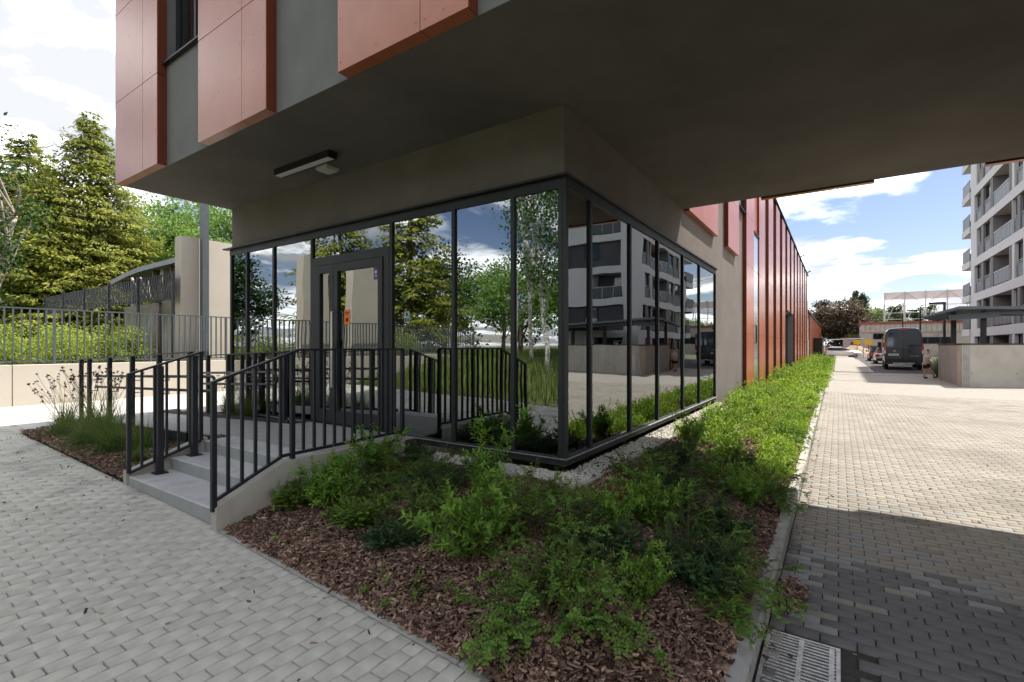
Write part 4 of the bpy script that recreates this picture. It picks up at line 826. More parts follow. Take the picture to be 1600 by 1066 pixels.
# ================================================================== vehicles and person
m_tyre = M('tyre', (0.018, 0.018, 0.019), rough=0.8, spec=0.3)
m_rim = M('rim', (0.35, 0.36, 0.37), rough=0.35, metal=0.8)
m_red_lens = M('red_lens', (0.45, 0.012, 0.012), rough=0.15, coat=0.6)
m_clear = M('clear_lens', (0.65, 0.62, 0.60), rough=0.15, coat=0.6)
m_plate = M('number_plate', (0.70, 0.70, 0.68), rough=0.4)
def paint(name, c): return M(name, c, (c[0]*1.1, c[1]*1.1, c[2]*1.1), 2, 4, 0.32, spec=0.5, coat=0.8, coat_rough=0.05)
def wheel(parent, x, y, r, w):
    s = 1 if x > 0 else -1
    t = MB().tube([(x-s*w, y, r), (x-s*.02, y, r), (x, y, r)], [r, r, r*.93], 20).build('wheel', m_tyre, parent)
    MB().tube([(x+s*.002, y, r), (x+s*.012, y, r)], r*.62, 14).build('rim', m_rim, t)
def ring(prof, y, ws, z0, zt, zmax):
    pts = [(x*ws, y, z0+(z-z0)*(zt-z0)/(zmax-z0)) for x, z in prof]; return pts+[(-x, y_, z) for x, y_, z in pts[::-1] if abs(x) > 1e-6]
def make_van(label, loc, rz):
    V = thing('parked_van', label, 'van', (0, 0, 0)); body = paint('van_paint', (0.018, 0.028, 0.040))
    prof = [(0.88, .36), (0.99, .55), (1.02, 1.05), (1.01, 1.5), (0.965, 2.1), (0.90, 2.50), (0.80, 2.66), (0.62, 2.73), (0, 2.76)]
    secs = [ring(prof, y, w_, .36, zt, 2.76) for y, w_, zt in ((0, .955, 2.66), (.05, .985, 2.73), (.35, 1, 2.76), (3.5, 1, 2.76), (4.1, .99, 2.66), (4.5, .98, 2.25), (4.95, .96, 1.62), (5.5, .92, 1.25), (5.75, .80, 1.02))]
    MB().loft(secs).build('body', body, V, smooth=False)
    for s in (-1, 1):
        d = MB().prism([(s*.02, .74), (s*.885, .74), (s*.905, 1.3), (s*.86, 2.3), (s*.78, 2.50), (s*.02, 2.56)], 'y', -.028, 0.02).build('rear_door', body, V)
        MB().prism([(s*.06, 1.50), (s*.84, 1.50), (s*.80, 2.25), (s*.73, 2.42), (s*.06, 2.47)], 'y', -.034, -.0285).build('rear_window', M('van_glass', (0.022, 0.040, 0.062), rough=0.05, coat=1.0, coat_rough=0.03) if s == -1 else bpy.data.materials['van_glass'], d)
        MB().box(s*.06, -.036, 1.34, s*.80, -.0285, 1.38).build('door_trim', m_metal, d)
        t = MB().prism([(s*.90, 1.0), (s*1.015, 1.0), (s*1.0, 1.68), (s*.91, 1.66)], 'y', -.03, .10).build('tail_light', m_red_lens, V)
        MB().box(s*.92, -.034, 1.05, s*.995, -.0305, 1.28).build('reversing_lens', m_clear, t)
        MB().box(s*1.02, 4.35, 1.45, s*1.25, 4.45, 1.85).build('mirror', m_black, V)
        for y in (.95, 4.55): wheel(V, s*.97, y, .35, .22)
        MB().prism([(3.75, 1.5), (4.55, 1.5), (4.25, 2.2), (3.75, 2.2)], 'x', s*.975, s*1.0).build('side_window', bpy.data.materials['van_glass'], V)
    MB().box(-.93, -.07, .44, .93, .05, .70).build('bumper', m_black, V)
    MB().box(-.55, -.09, .40, .55, -.071, .47).build('bumper_step', m_steel, V)
    MB().box(-.22, -.045, 2.585, .22, .02, 2.64).build('brake_light', m_red_lens, V)
    p = MB().box(-.76, -.036, .93, -.24, -.0285, 1.05).build('number_plate', m_plate, V)
    mb = MB()
    for i in range(7): mb.box(-.70+i*.064, -.038, .955, -.70+i*.064+.034, -.0362, 1.025)
    mb.build('plate_print', m_black, p)
    for z in (1.16, 1.21): MB().add([(-.54,-.030,z),(-.46,-.030,z+.07),(-.38,-.030,z),(-.38,-.030,z+.03),(-.46,-.030,z+.10),(-.54,-.030,z+.03),(-.54,-.037,z),(-.46,-.037,z+.07),(-.38,-.037,z),(-.38,-.037,z+.03),(-.46,-.037,z+.10),(-.54,-.037,z+.03)],
        [(0,1,4,5),(1,2,3,4),(6,11,10,7),(7,10,9,8),(0,6,7,1),(1,7,8,2),(5,4,10,11),(4,3,9,10),(0,5,11,6),(2,8,9,3)]).build('emblem', m_steel, V)
    MB().box(.35, -.034, .90, .78, -.029, .925).build('model_badge', m_steel, V)
    MB().box(.22, -.045, 1.12, .38, -.029, 1.27).build('handle', m_black, V)
    MB().prism([(-.86, 4.2), (.86, 4.2), (.80, 4.85), (-.80, 4.85)], 'z', 1.62, 1.63)
    V.location = loc; V.rotation_euler = (0, 0, R(rz)); return V
make_van('dark blue-grey panel van parked with its rear doors facing the viewer', (6.02, 35.5, zr_(36)), -2)
def make_car(name, label, col, loc, rz, h=1.45):
    C = thing(name, label, 'car', (0, 0, 0)); body = paint(name+'_paint', col)
    prof = [(0.78, .22), (0.87, .34), (0.89, .58), (0.86, .82), (0.76, .90), (0, .93)]
    secs = [ring(prof, y, w_, .22, zt, .93) for y, w_, zt in ((0, .90, .84), (.08, .97, .92), (.6, 1, .95), (2.9, 1, .93), (3.9, .97, .80), (4.2, .85, .66))]
    MB().loft(secs).build('body', body, C)
    cab = [(0.80, .90), (0.74, 1.2), (0.64, h-.06), (0.5, h), (0, h+.01)]
    sec2 = [ring(cab, y, w_, .90, zt, h) for y, w_, zt in ((.12, .95, .95), (.45, .96, h-.05), (.9, 1, h), (2.0, 1, h-.02), (2.9, .96, .98))]
    g = MB().loft(sec2).build('cabin', M(name+'_glass', (0.015, 0.02, 0.024), rough=0.05, coat=1.0), C)
    MB().loft([ring([(0.66, h-.05), (0.5, h+.004), (0, h+.016)], y, 1, h-.05, zt, h+.016)[:] for y, zt in ((.55, h), (.9, h+.012), (2.0, h))]).build('roof', body, C)
    for s in (-1, 1):
        MB().box(s*.60, -.03, .62, s*.86, .14, .84).build('tail_light', m_red_lens, C)
        MB().box(s*.88, 2.5, .92, s*1.02, 2.62, 1.08).build('mirror', m_black, C)
        for y in (.75, 3.3): wheel(C, s*.86, y, .31, .2)
    MB().box(-.8, -.05, .28, .8, .04, .48).build('bumper', m_black, C); MB().box(-.26, -.035, .60, .26, .03, .72).build('number_plate', m_plate, C)
    C.location = loc; C.rotation_euler = (0, 0, R(rz)); return C
make_car('silver_car', 'silver car parked directly in front of the dark van', (0.38, 0.38, 0.36), (6.0, 46.5, zr_(46)), 0)
make_car('red_car', 'dark red car parked farthest along the lane with red tail lights', (0.12, 0.012, 0.014), (5.95, 55.5, zr_(56)), 0)
make_car('white_car', 'white car parked beyond the barrier left of the rubble heap', (0.72, 0.72, 0.72), (0.9, 73.5, 0.15), -75, 1.4)

# ---- person, body as one skinned mesh
def skin(name, joints, edges, mat, parent, root=0, sub=2):
    bm = bmesh.new(); sk = bm.verts.layers.skin.verify(); vs = []
    for (p, r) in joints:
        v = bm.verts.new(p); v[sk].radius = (r, r) if not isinstance(r, tuple) else r; vs.append(v)
    for a, b in edges: bm.edges.new((vs[a], vs[b]))
    vs[root][sk].use_root = True
    me = bpy.data.meshes.new(name); bm.to_mesh(me); bm.free(); me.materials.append(mat)
    o = bpy.data.objects.new(name, me); COL.objects.link(o); o.parent = parent
    o.modifiers.new('skin', 'SKIN').use_smooth_shade = True; s_ = o.modifiers.new('sub', 'SUBSURF'); s_.levels = sub; s_.render_levels = sub
    return o
P = thing('person', 'person in grey t-shirt and black shorts looking down beside the wall', 'person', (0, 0, 0))
m_skin = M('skin', (0.50, 0.27, 0.18), (0.55, 0.30, 0.20), 5, 4, 0.55); m_hair = M('hair', (0.012, 0.009, 0.008), rough=0.6)
J = [((0, 0, .76), .105), ((.01, 0, .92), .10), ((.03, 0, 1.08), .115), ((.05, 0, 1.19), .05), ((.09, 0, 1.27), .062), ((.105, 0, 1.34), .075), ((.095, 0, 1.41), .055)]
E_ = [(0, 1), (1, 2), (2, 3), (3, 4), (4, 5), (5, 6)]
J += [((.165, 0, 1.315), .016)]; E_ += [(5, 7)]                       # nose
def limb(start, pts):
    prev = start
    for p, r in pts: J.append((p, r)); E_.append((prev, len(J)-1)); prev = len(J)-1
    return prev
limb(0, [((-.01, .085, .70), .085), ((.01, .09, .41), .058), ((-.04, .09, .09), .036), ((.01, .09, .045), .036), ((.11, .10, .03), .028)])
limb(0, [((.03, -.085, .70), .085), ((.13, -.09, .42), .058), ((.27, -.09, .13), .036), ((.31, -.09, .085), .036), ((.41, -.10, .06), .028)])
for s in (1, -1):
    h_ = limb(2, [((.03, s*.15, 1.10), .055), ((.02, s*.185, .90), .042), ((.14, s*.15, .78), .030), ((.185, s*.125, .775), .026)])
    for a, ln in ((-.03, .06), (-.012, .075), (.006, .08), (.022, .07)): limb(h_, [((.185+ln*.6, s*.125+a*.8, .785), .010), ((.185+ln, s*.115+a*.8, .80), .008)])
    limb(h_, [((.20, s*.105, .81), .010), ((.225, s*.10, .83), .008)])
skin('body', J, E_, m_skin, P)
skin('t_shirt', [((0, 0, .73), .125), ((.01, 0, .92), .118), ((.03, 0, 1.07), .135), ((.045, 0, 1.16), .075), ((.03, .16, 1.10), .075), ((.02, .195, .97), .066), ((.03, -.16, 1.10), .075), ((.02, -.195, .97), .066)],
     [(0, 1), (1, 2), (2, 3), (2, 4), (4, 5), (2, 6), (6, 7)], M('grey_jersey', (0.40, 0.41, 0.43), (0.47, 0.48, 0.50), 6, 5, 0.9), P)
skin('shorts', [((0, 0, .76), .125), ((-.005, .085, .66), .098), ((.01, .09, .47), .085), ((.04, -.085, .66), .098), ((.105, -.09, .49), .085)], [(0, 1), (1, 2), (0, 3), (3, 4)], M('black_cotton', (0.015, 0.015, 0.017), rough=0.9), P)
skin('hair', [((.07, 0, 1.355), .080), ((.085, 0, 1.405), .068), ((.125, 0, 1.41), .05)], [(0, 1), (1, 2)], m_hair, P)
for s, x, z in ((.09, 0, 0), (-.09, .31, .035)): skin('shoe', [((-.06+x, s, .05+z), .042), ((.03+x, s, .04+z), .045), ((.11+x, s*1.1, .03+z), .036)], [(0, 1), (1, 2)], M('shoe_%d' % int(s*100), (0.02, 0.02, 0.022), rough=0.7), P)
P.location = (6.12, 26.67, zr_(26.7)+0.004); P.rotation_euler = (0, 0, R(20)); P.scale = (1.0, 1.0, 1.0)
# ================================================================== vegetation
def unit(a): return a/np.maximum(np.linalg.norm(a, axis=-1, keepdims=True), 1e-9)
def leaf_arrays(P, A, Nn, ln, wd, fold=0.15, mid=0.45):
    A = unit(A); sd = unit(np.cross(A, Nn)); nn = np.cross(sd, A); ln = ln[:, None]; wd = wd[:, None]
    m_ = P+A*ln*mid+nn*wd*fold
    v = np.stack([P, m_+sd*wd*.5, P+A*ln-nn*ln*0.10, m_-sd*wd*.5], 1).reshape(-1, 3)
    b = (np.arange(len(P))*4)[:, None]; return v, np.concatenate([b+np.array([[0, 1, 2]]), b+np.array([[0, 2, 3]])])
def hex_arrays(P, A, Nn, ln, wd, fold=0.12):
    A = unit(A); sd = unit(np.cross(A, Nn)); nn = np.cross(sd, A); ln = ln[:, None]; wd = wd[:, None]; up = nn*wd*fold
    a = P+A*ln*.30; b = P+A*ln*.72-nn*ln*.04
    v = np.stack([P, a+sd*wd*.46+up, b+sd*wd*.40+up, P+A*ln-nn*ln*0.12, b-sd*wd*.40+up, a-sd*wd*.46+up], 1).reshape(-1, 3)
    q = (np.arange(len(P))*6)[:, None]; return v, np.concatenate([q+np.array([[0, 1, 2, 3]]), q+np.array([[0, 3, 4, 5]])])
class Foliage:
    def __init__(s): s.P = []; s.A = []; s.N = []; s.l = []; s.w = []; s.r = []
    def add(s, P, A, Nn, l, w, r):
        n = len(P); s.P.append(P); s.A.append(A); s.N.append(Nn); s.l.append(np.broadcast_to(l, n).astype(float)); s.w.append(np.broadcast_to(w, n).astype(float)); s.r.append(np.broadcast_to(r, n).astype(float))
    def mesh(s, name, fold=0.15, hexa=False):
        P, A, Nn, l, w, r = (np.concatenate(q) for q in (s.P, s.A, s.N, s.l, s.w, s.r))
        if hexa:
            v, q = hex_arrays(P, A, Nn, l, w); return arr_mesh(name, v, quads=q, rnd=np.repeat(np.clip(r, 0, 1), 6))
        v, t = leaf_arrays(P, A, Nn, l, w, fold)
        return arr_mesh(name, v, tris=t, rnd=np.repeat(np.clip(r, 0, 1), 4))
def path(p0, d0, L_, n, droop, wob):
    pts = [np.array(p0, float)]; d = np.array(d0, float); st = L_/n
    for i in range(n):
        d = d+rng.normal(0, wob, 3)+np.array([0, 0, -droop/n]); d /= np.linalg.norm(d); pts.append(pts[-1]+d*st)
    return np.array(pts)
def along(pts, sp, t0=0.0):
    seg = np.linalg.norm(np.diff(pts, axis=0), axis=1); cum = np.r_[0, np.cumsum(seg)]; s = np.arange(cum[-1]*t0, cum[-1], sp)
    P = np.stack([np.interp(s, cum, pts[:, k]) for k in range(3)], -1); D = unit(np.stack([np.interp(s+.01, cum, pts[:, k])-np.interp(s-.01, cum, pts[:, k]) for k in range(3)], -1)); return P, D, s/cum[-1]
def dress(F, pts, sp, ll, lw, mode, t0=0.1, ang=0.9, rb=0.4, rt=0.4):
    P, D, t = along(pts, sp, t0); n = len(P)
    if n == 0: return
    ref = np.where(np.abs(D[:, 2:3]) > .9, np.array([[1., 0, 0]]), np.array([[0, 0, 1.]])); s1 = unit(np.cross(D, ref)); s2 = np.cross(s1, D)
    for sg in (-1, 1):
        if mode == 'decussate':
            ph = (np.arange(n) % 2)*np.pi/2+rng.normal(0, .3, n); sd = s1*np.cos(ph)[:, None]+s2*np.sin(ph)[:, None]
        else: sd = s1+s2*rng.normal(0, .18, n)[:, None]
        A = D*math.cos(ang)+sg*sd*math.sin(ang)+rng.normal(0, .15, (n, 3)); Nn = D*.8+np.array([0, 0, 1.])+rng.normal(0, .25, (n, 3))
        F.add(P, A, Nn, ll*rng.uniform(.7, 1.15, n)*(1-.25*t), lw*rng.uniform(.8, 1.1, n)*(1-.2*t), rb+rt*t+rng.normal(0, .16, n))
def shrub(name, cat, leafmat, nst, L_, spread, droop, ll, lw, sp, mode, nbr, brl, wob=.12, base=.05, sr=.004, ang=.9, rb=.38, rt=.5, bt0=.25, t0=.15):
    o = thing(name, 'shrub', cat); F = Foliage(); st_ = MB()
    for i in range(nst):
        a = rng.uniform(0, 2*np.pi); sp_ = spread*math.sqrt(rng.uniform(.05, 1)); d = np.array([math.cos(a)*math.sin(sp_), math.sin(a)*math.sin(sp_), math.cos(sp_)])
        ln = L_*rng.uniform(.6, 1.1); p0 = np.array([math.cos(a)*base*rng.random(), math.sin(a)*base*rng.random(), -.02]); pts = path(p0, d, ln, 7, droop, wob)
        pts[:, 2] = np.maximum(pts[:, 2], .01+.02*rng.random()) if droop > .3 else pts[:, 2]
        st_.tube(pts[::1], [sr*(1-.8*k/7) for k in range(8)], 4, cap=False); dress(F, pts, sp, ll, lw, mode, t0, ang, rb, rt)
        for b in range(nbr):
            q, D, _ = along(pts, .005); k = int(len(q)*rng.uniform(bt0, .95)); k = min(k, len(q)-1); sd = rng.normal(0, 1, 3); sd -= D[k]*sd.dot(D[k]); sd[2] *= .5; sd /= np.linalg.norm(sd)
            pb = path(q[k], D[k]*.6+sd*.8+np.array([0, 0, .1]), brl*rng.uniform(.5, 1.1)*(1.1-.5*k/len(q)), 4, droop*.6, wob)
            st_.tube(pb, [sr*.5*(1-.7*j/4) for j in range(5)], 3, cap=False); dress(F, pb, sp, ll*.9, lw*.9, mode, .05, ang, rb, rt)
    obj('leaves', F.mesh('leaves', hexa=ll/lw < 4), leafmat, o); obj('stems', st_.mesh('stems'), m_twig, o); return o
privet = [shrub('privet_shrub', 'shrub', l_privet, 15, .55, .6, .1, .068, .025, .024, 'decussate', 5, .22) for _ in range(3)]
tallp = shrub('privet_shrub', 'shrub', l_privet, 7, .95, .24, .05, .070, .026, .026, 'decussate', 5, .24)
coto = [shrub('cotoneaster_shrub', 'shrub', l_round, 32, .60, 1.15, .55, .025, .020, .023, 'flat', 11, .2, wob=.2, ang=1.15) for _ in range(3)]
yew = [shrub('yew_shrub', 'shrub', l_yew, 34, .36, 1.0, .12, .026, .0075, .0055, 'flat', 11, .14, rb=.25, rt=.6) for _ in range(3)]
yewn = [shrub('yew_shrub', 'shrub', l_yewnew, 34, .36, .95, .1, .026, .0085, .0060, 'flat', 11, .13, rb=.0, rt=.95) for _ in range(2)]
dead = shrub('dead_shrub', 'shrub', l_dead, 18, .27, .9, .1, .022, .0055, .006, 'flat', 8, .10)
sprout = [shrub('seedling', 'seedling', l_privet, 5, .15, .9, .2, .022, .013, .012, 'decussate', 2, .06, base=.08, sr=.002) for _ in range(2)]
usedset = set()
def put(src, x, y, sc, label, group=None, rz=None):
    z = float(bedz(x, y)) if x > -2.3 else float(lbedz(x, y))
    o = place(src, src.name in usedset, (x, y, z), rng.uniform(0, 6.28) if rz is None else rz, sc, label, group); usedset.add(src.name); return o
G1 = 'shrubs in the mulched corner bed'
put(yewn[0], -1.90, -2.02, .95, 'yellow-green yew against the lower end of the right stair wall', G1)
put(privet[0], -1.62, -1.86, .95, 'bright leafy privet right of the yew by the stair wall', G1)
put(privet[1], -1.86, -1.02, 1.05, 'privet leaning on the railing near the entrance door', G1)
put(yewn[1], -0.93, -2.03, 1.0, 'rounded bright green yew in the middle of the front mulch', G1)
put(yew[0], -0.42, -2.10, .85, 'small dark yew just right of the bright rounded yew', G1)
put(coto[0], -1.55, -1.05, .85, 'low small-leaved cotoneaster beside the railing wall', G1)
put(coto[1], -1.20, -0.80, .8, 'flat cotoneaster mat close to the pebble strip', G1)
put(yew[1], -0.85, -1.15, 1.05, 'dark spreading yew left of the tall privet', G1)
put(tallp, -0.25, -1.15, 1.0, 'tallest privet with two long shoots in front of the glass', G1)
put(privet[2], 0.30, -1.98, 1.22, 'large bright privet at the centre of the bed', G1)
put(coto[2], 0.52, -1.42, 1.15, 'wide cotoneaster right behind the central privet', G1)
put(coto[0], 0.28, -0.82, .65, 'cotoneaster thin shoots reaching over the pebble corner', G1)
put(yew[2], -1.75, -0.47, .75, 'dark yew at the pebble strip beside the stair wall end', G1)
put(yew[0], -0.72, -0.50, .85, 'dark yew at the pebble strip below the second pane', G1)
put(dead, 0.72, -0.48, 1.2, 'dead rust-brown shrub by the pebble corner', G1)
put(privet[1], 1.12, -0.58, .9, 'sparse privet right of the dead brown shrub', G1)
put(yew[1], 1.05, -1.42, 1.1, 'dark bushy yew between central privet and kerb', G1)
put(coto[1], 1.12, -2.28, 1.12, 'bright cotoneaster nearest the viewer', G1)
put(coto[2], 1.02, -2.02, .7, 'small cotoneaster tucked behind the nearest one', G1)
put(privet[2], 1.45, -1.72, .72, 'small upright privet in the near mulch by the kerb', G1)
put(yew[2], 1.62, -1.15, 1.25, 'broad dark yew close to the near kerb', G1)
put(yew[0], 1.58, -0.10, 1.15, 'blue-green yew further along the kerb', G1)
put(coto[0], 1.80, -0.85, .95, 'cotoneaster trailing over the kerb onto the dark pavers', G1)
put(coto[1], 1.86, -1.30, .6, 'cotoneaster shoots hanging down to the drain grate', G1)
put(yew[1], 1.05, .45, 1.1, 'dark yew in the shade behind the dead shrub', G1)
put(coto[2], .75, .35, .95, 'shaded cotoneaster beside the pebble border', G1)
put(yew[2], .80, 1.35, 1.1, 'dark yew under the second glass pane of the right facade', G1)
put(privet[0], 1.70, .95, .85, 'dark privet at the edge of the soffit shadow', G1)
put(coto[0], 1.30, 1.15, 1.1, 'cotoneaster filling the shaded middle of the side bed', G1)
put(coto[1], 1.83, 1.45, .9, 'cotoneaster spilling over the kerb at the shadow edge', G1)
put(yew[0], 1.45, 2.1, 1.1, 'yew half in sun where the bright ground cover begins', G1)
put(privet[1], .72, 2.55, 1.0, 'privet casting shade on the pebbles by the fourth pane', G1)
put(coto[2], 1.20, -.30, .9, 'cotoneaster between the dead shrub and the blue-green yew', G1)
put(privet[2], -1.88, -1.50, .85, 'leafy privet half way up the right stair wall', G1)
put(coto[1], -1.35, -1.50, .85, 'low cotoneaster in the mulch behind the rounded bright yew', G1)
put(coto[2], -.45, -1.62, .8, 'low cotoneaster left of the central privet', G1)
put(privet[0], .95, -1.02, .8, 'bushy privet behind the dark yew near the middle of the bed', G1)
for (x, y, s, lab) in ((-.12, -2.52, .9, 'tiny seedling in the mulch by the edging, left one'), (.15, -2.50, 1.1, 'tiny seedling in the mulch by the edging, second from left'), (.50, -2.38, 1.0, 'tiny seedling in the mulch below the central privet'), (-1.35, -2.45, .7, 'tiny seedling near the foot of the stair wall'), (.9, -1.75, 1.2, 'tiny seedling between the yew and the nearest cotoneaster')):
    put(sprout[0] if x < .3 else sprout[1], x, y, s, lab, 'seedlings in the mulch')
# sunlit ground cover along the facade: one mass
F = Foliage()
def cover(x, y, r, h, n, ll):
    z0 = float(bedz(min(x, 1.97), y)); t = rng.uniform(0, 2*np.pi, n); ph = np.arccos(rng.uniform(.0, 1, n)); rr = rng.uniform(.35, 1.0, n)**.6*(1+.28*np.sin(3*t+6*x)*np.sin(4*ph+5*y)); tone = rng.normal(0, .2)
    d = np.stack([np.sin(ph)*np.cos(t), np.sin(ph)*np.sin(t), np.cos(ph)], -1); P = np.array([x, y, z0])+d*rr[:, None]*np.array([r, r, h])
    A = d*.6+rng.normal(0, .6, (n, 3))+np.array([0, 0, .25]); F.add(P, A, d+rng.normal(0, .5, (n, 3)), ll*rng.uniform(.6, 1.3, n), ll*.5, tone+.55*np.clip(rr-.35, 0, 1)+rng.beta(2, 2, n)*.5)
y = 1.9
while y < 58:
    far = y > 14; st = .36 if not far else .6
    for x in np.arange(.52, 2.0, .36 if not far else .46):
        if (y < 2.9 and x < 1.0) or rng.random() < .14: continue
        if not far and (math.sin(3.1*y+2.2*x)+math.sin(1.7*y-4*x)) > 1.15: continue
        r = rng.uniform(.18, .40)*(1.2 if far else 1); h = (rng.uniform(.10, .40) if rng.random() < .8 else rng.uniform(.35, .55))*(1.1 if far else 1)*(1.2 if y > 26 else 1)*(1.1-.5*(x-.5)/1.4)
        cover(min(x+rng.normal(0, .10), 1.72 if not far else 1.85), y+rng.normal(0, .12), r, h, 330 if y < 8 else (220 if not far else 100), .050 if y < 8 else (.060 if not far else .095))
    y += st
st_ = MB()
for k in range(110):
    x, y = rng.uniform(.45, 1.9), 2.0+10*rng.random()**1.3; z = float(bedz(x, y)); p = path((x, y, z), (rng.normal(0, .45), rng.normal(0, .45), 1), rng.uniform(.3, .62), 5, .3, .15); st_.tube(p, .003, 3, cap=False)
    dress(F, p, .03, rng.uniform(.03, .06), .02, 'decussate', .35, .9, .45, .5)
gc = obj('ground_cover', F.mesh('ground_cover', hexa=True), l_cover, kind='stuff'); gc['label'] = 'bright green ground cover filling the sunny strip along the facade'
obj('ground_cover_stems', st_.mesh('ground_cover_stems'), m_twig, gc, kind='stuff')
# ---- ornamental grass tufts in the left bed
def tuft(name, label, cat, n, L_, mat, spread, group=None, seeds=0, wd=.006):
    o = thing(name, label, cat, group=group); F = Foliage(); vs = []; fs = []; rv = []; sd = MB()
    for i in range(n):
        a = rng.uniform(0, 6.28); s_ = spread*rng.uniform(.1, 1); p = path((rng.normal(0, .05), rng.normal(0, .05), 0), (math.cos(a)*math.sin(s_), math.sin(a)*math.sin(s_), math.cos(s_)), L_*rng.uniform(.5, 1.1), 6, 1.0, .05)
        side = np.array([-math.sin(a), math.cos(a), 0]); b = len(vs); r_ = rng.random()
        for k, q in enumerate(p): w_ = wd*(1-k/6.3); vs += [q-side*w_, q+side*w_]; rv += [r_*.6+.4*k/6]*2
        fs += [(b+2*k, b+2*k+1, b+2*k+3, b+2*k+2) for k in range(6)]
    obj('blades', arr_mesh('blades', vs, quads=fs, rnd=rv), mat, o)
    if seeds:
        S_ = Foliage(); stq = MB()
        for i in range(seeds):
            a = rng.uniform(0, 6.28); s_ = rng.uniform(.05, .5); p = path((rng.normal(0, .08), rng.normal(0, .08), 0), (math.cos(a)*math.sin(s_), math.sin(a)*math.sin(s_), math.cos(s_)), L_*rng.uniform(1.1, 1.75), 6, .15, .06)
            stq.tube(p, .0025, 3, cap=False)
            for j in range(rng.integers(1, 4)):
                c = p[-1]+rng.normal(0, .03, 3)*(j > 0); m_ = 14; d = unit(rng.normal(0, 1, (m_, 3))); S_.add(np.repeat(c[None], m_, 0), d, rng.normal(0, 1, (m_, 3)), .024, .012, rng.random(m_))
        obj('stalks', stq.mesh('stalks'), l_dry, o); obj('seed_heads', S_.mesh('seed_heads'), l_seed, o)
    return o
tg = tuft('ornamental_grass', 'x', 'grass', 380, .66, l_grass, 1.05, seeds=22); tg2 = tuft('ornamental_grass', 'x', 'grass', 420, .62, l_grass, 1.1)
GG = 'ornamental grasses in the left bed'; u1 = u2 = False
for x, y, s, k, lab in ((-8.3, -2.15, 1.0, 0, 'ornamental grass with dark seed heads at the far end of the left bed'), (-7.5, -2.0, 1.15, 0, 'ornamental grass with dark seed heads in front of the ramp posts'), (-6.7, -2.05, 1.15, 0, 'ornamental grass with dark seed heads in the middle of the left bed'),
        (-6.1, -2.15, 1.05, 1, 'fresh green arching grass tuft near the short stair railing'), (-5.7, -1.95, .9, 1, 'fresh green grass tuft close behind the short stair railing'), (-7.9, -2.25, .7, 1, 'small grass tuft in front of the seed heads'), (-5.1, -2.2, .5, 1, 'low grass tuft touching the left stair wall'), (-6.9, -2.3, .8, 1, 'arching grass tuft at the front of the left bed')):
    if k == 0: place(tg, u1, (x, y, float(lbedz(x, y))), rng.uniform(0, 6), s, lab, GG); u1 = True
    else: place(tg2, u2, (x, y, float(lbedz(x, y))), rng.uniform(0, 6), s, lab, GG); u2 = True
for x, s, k, lab in ((-6.95, .75, 0, 'thin dry grass behind the ramp at its far end'), (-6.3, .7, 0, 'thin dry grass in the narrow bed under the leftmost pane')):
    o = place(tg, True, (x, -.18, .40), rng.uniform(0, 6), s, lab, 'grasses in the facade bed')
# ---- trees
def crown(F, c, rad, ncl, nlf, ls, rbase=.2, clr=.22, hollow=.35, flat=1.0):
    t = rng.uniform(0, 2*np.pi, ncl); u = rng.uniform(-1, 1, ncl); rr = rng.uniform(hollow, 1, ncl)**.6; d = np.stack([np.sqrt(1-u*u)*np.cos(t), np.sqrt(1-u*u)*np.sin(t), u], -1)
    C = np.array(c)+d*rr[:, None]*np.array(rad)*(1+.16*rng.normal(0, 1, (ncl, 1)))
    cr = np.mean(rad)*clr*rng.uniform(.6, 1.35, ncl); k = rng.integers(0, ncl, nlf); o = rng.normal(0, .55, (nlf, 3)); o[:, 2] *= .7*flat
    P = C[k]+o*cr[k][:, None]; A = o+rng.normal(0, .7, (nlf, 3))+np.array([0, 0, -.25]); tone = rng.normal(0, .15, ncl)
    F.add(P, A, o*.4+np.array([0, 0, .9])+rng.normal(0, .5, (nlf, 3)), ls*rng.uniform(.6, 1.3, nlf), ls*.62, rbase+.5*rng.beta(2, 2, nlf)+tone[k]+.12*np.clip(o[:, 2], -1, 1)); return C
def tree(name, label, loc, h, rad, leafmat, nlf, ls, trunk_r=.2, group=None, bark=None, cz=None, ncl=60, rbase=.2, clr=.22, parts=None, nbr=14):
    t = thing(name, label, 'tree', loc, group); F = Foliage(); l0 = np.array(loc); cz = cz if cz is not None else h-rad[2]
    C = None
    for (dx, dy, dz, sc_) in (parts or [(0, 0, 0, 1)]): 
        c = crown(F, l0+np.array([dx, dy, cz+dz]), np.array(rad)*sc_, ncl, nlf, ls, rbase, clr); C = c if C is None else np.concatenate([C, c])
    w_ = MB(); top = l0+np.array([0, 0, cz]); pts = path(l0-np.array([0, 0, .3]), (0, 0, 1), cz+.3, 6, 0, .05); w_.tube(pts, [trunk_r*(1.15-.6*k/6) for k in range(7)], 8)
    for k in rng.integers(0, len(C), nbr):
        a = pts[rng.integers(2, 7)]; m_ = (a+C[k])/2+rng.normal(0, .15*np.mean(rad)*.5, 3)+np.array([0, 0, .2]); w_.tube([a, m_, C[k]], [trunk_r*.38, trunk_r*.22, trunk_r*.06], 5, cap=False)
    obj('crown', F.mesh('crown'), leafmat, t, ); obj('trunk', w_.mesh('trunk', True), bark or m_wood, t); return t
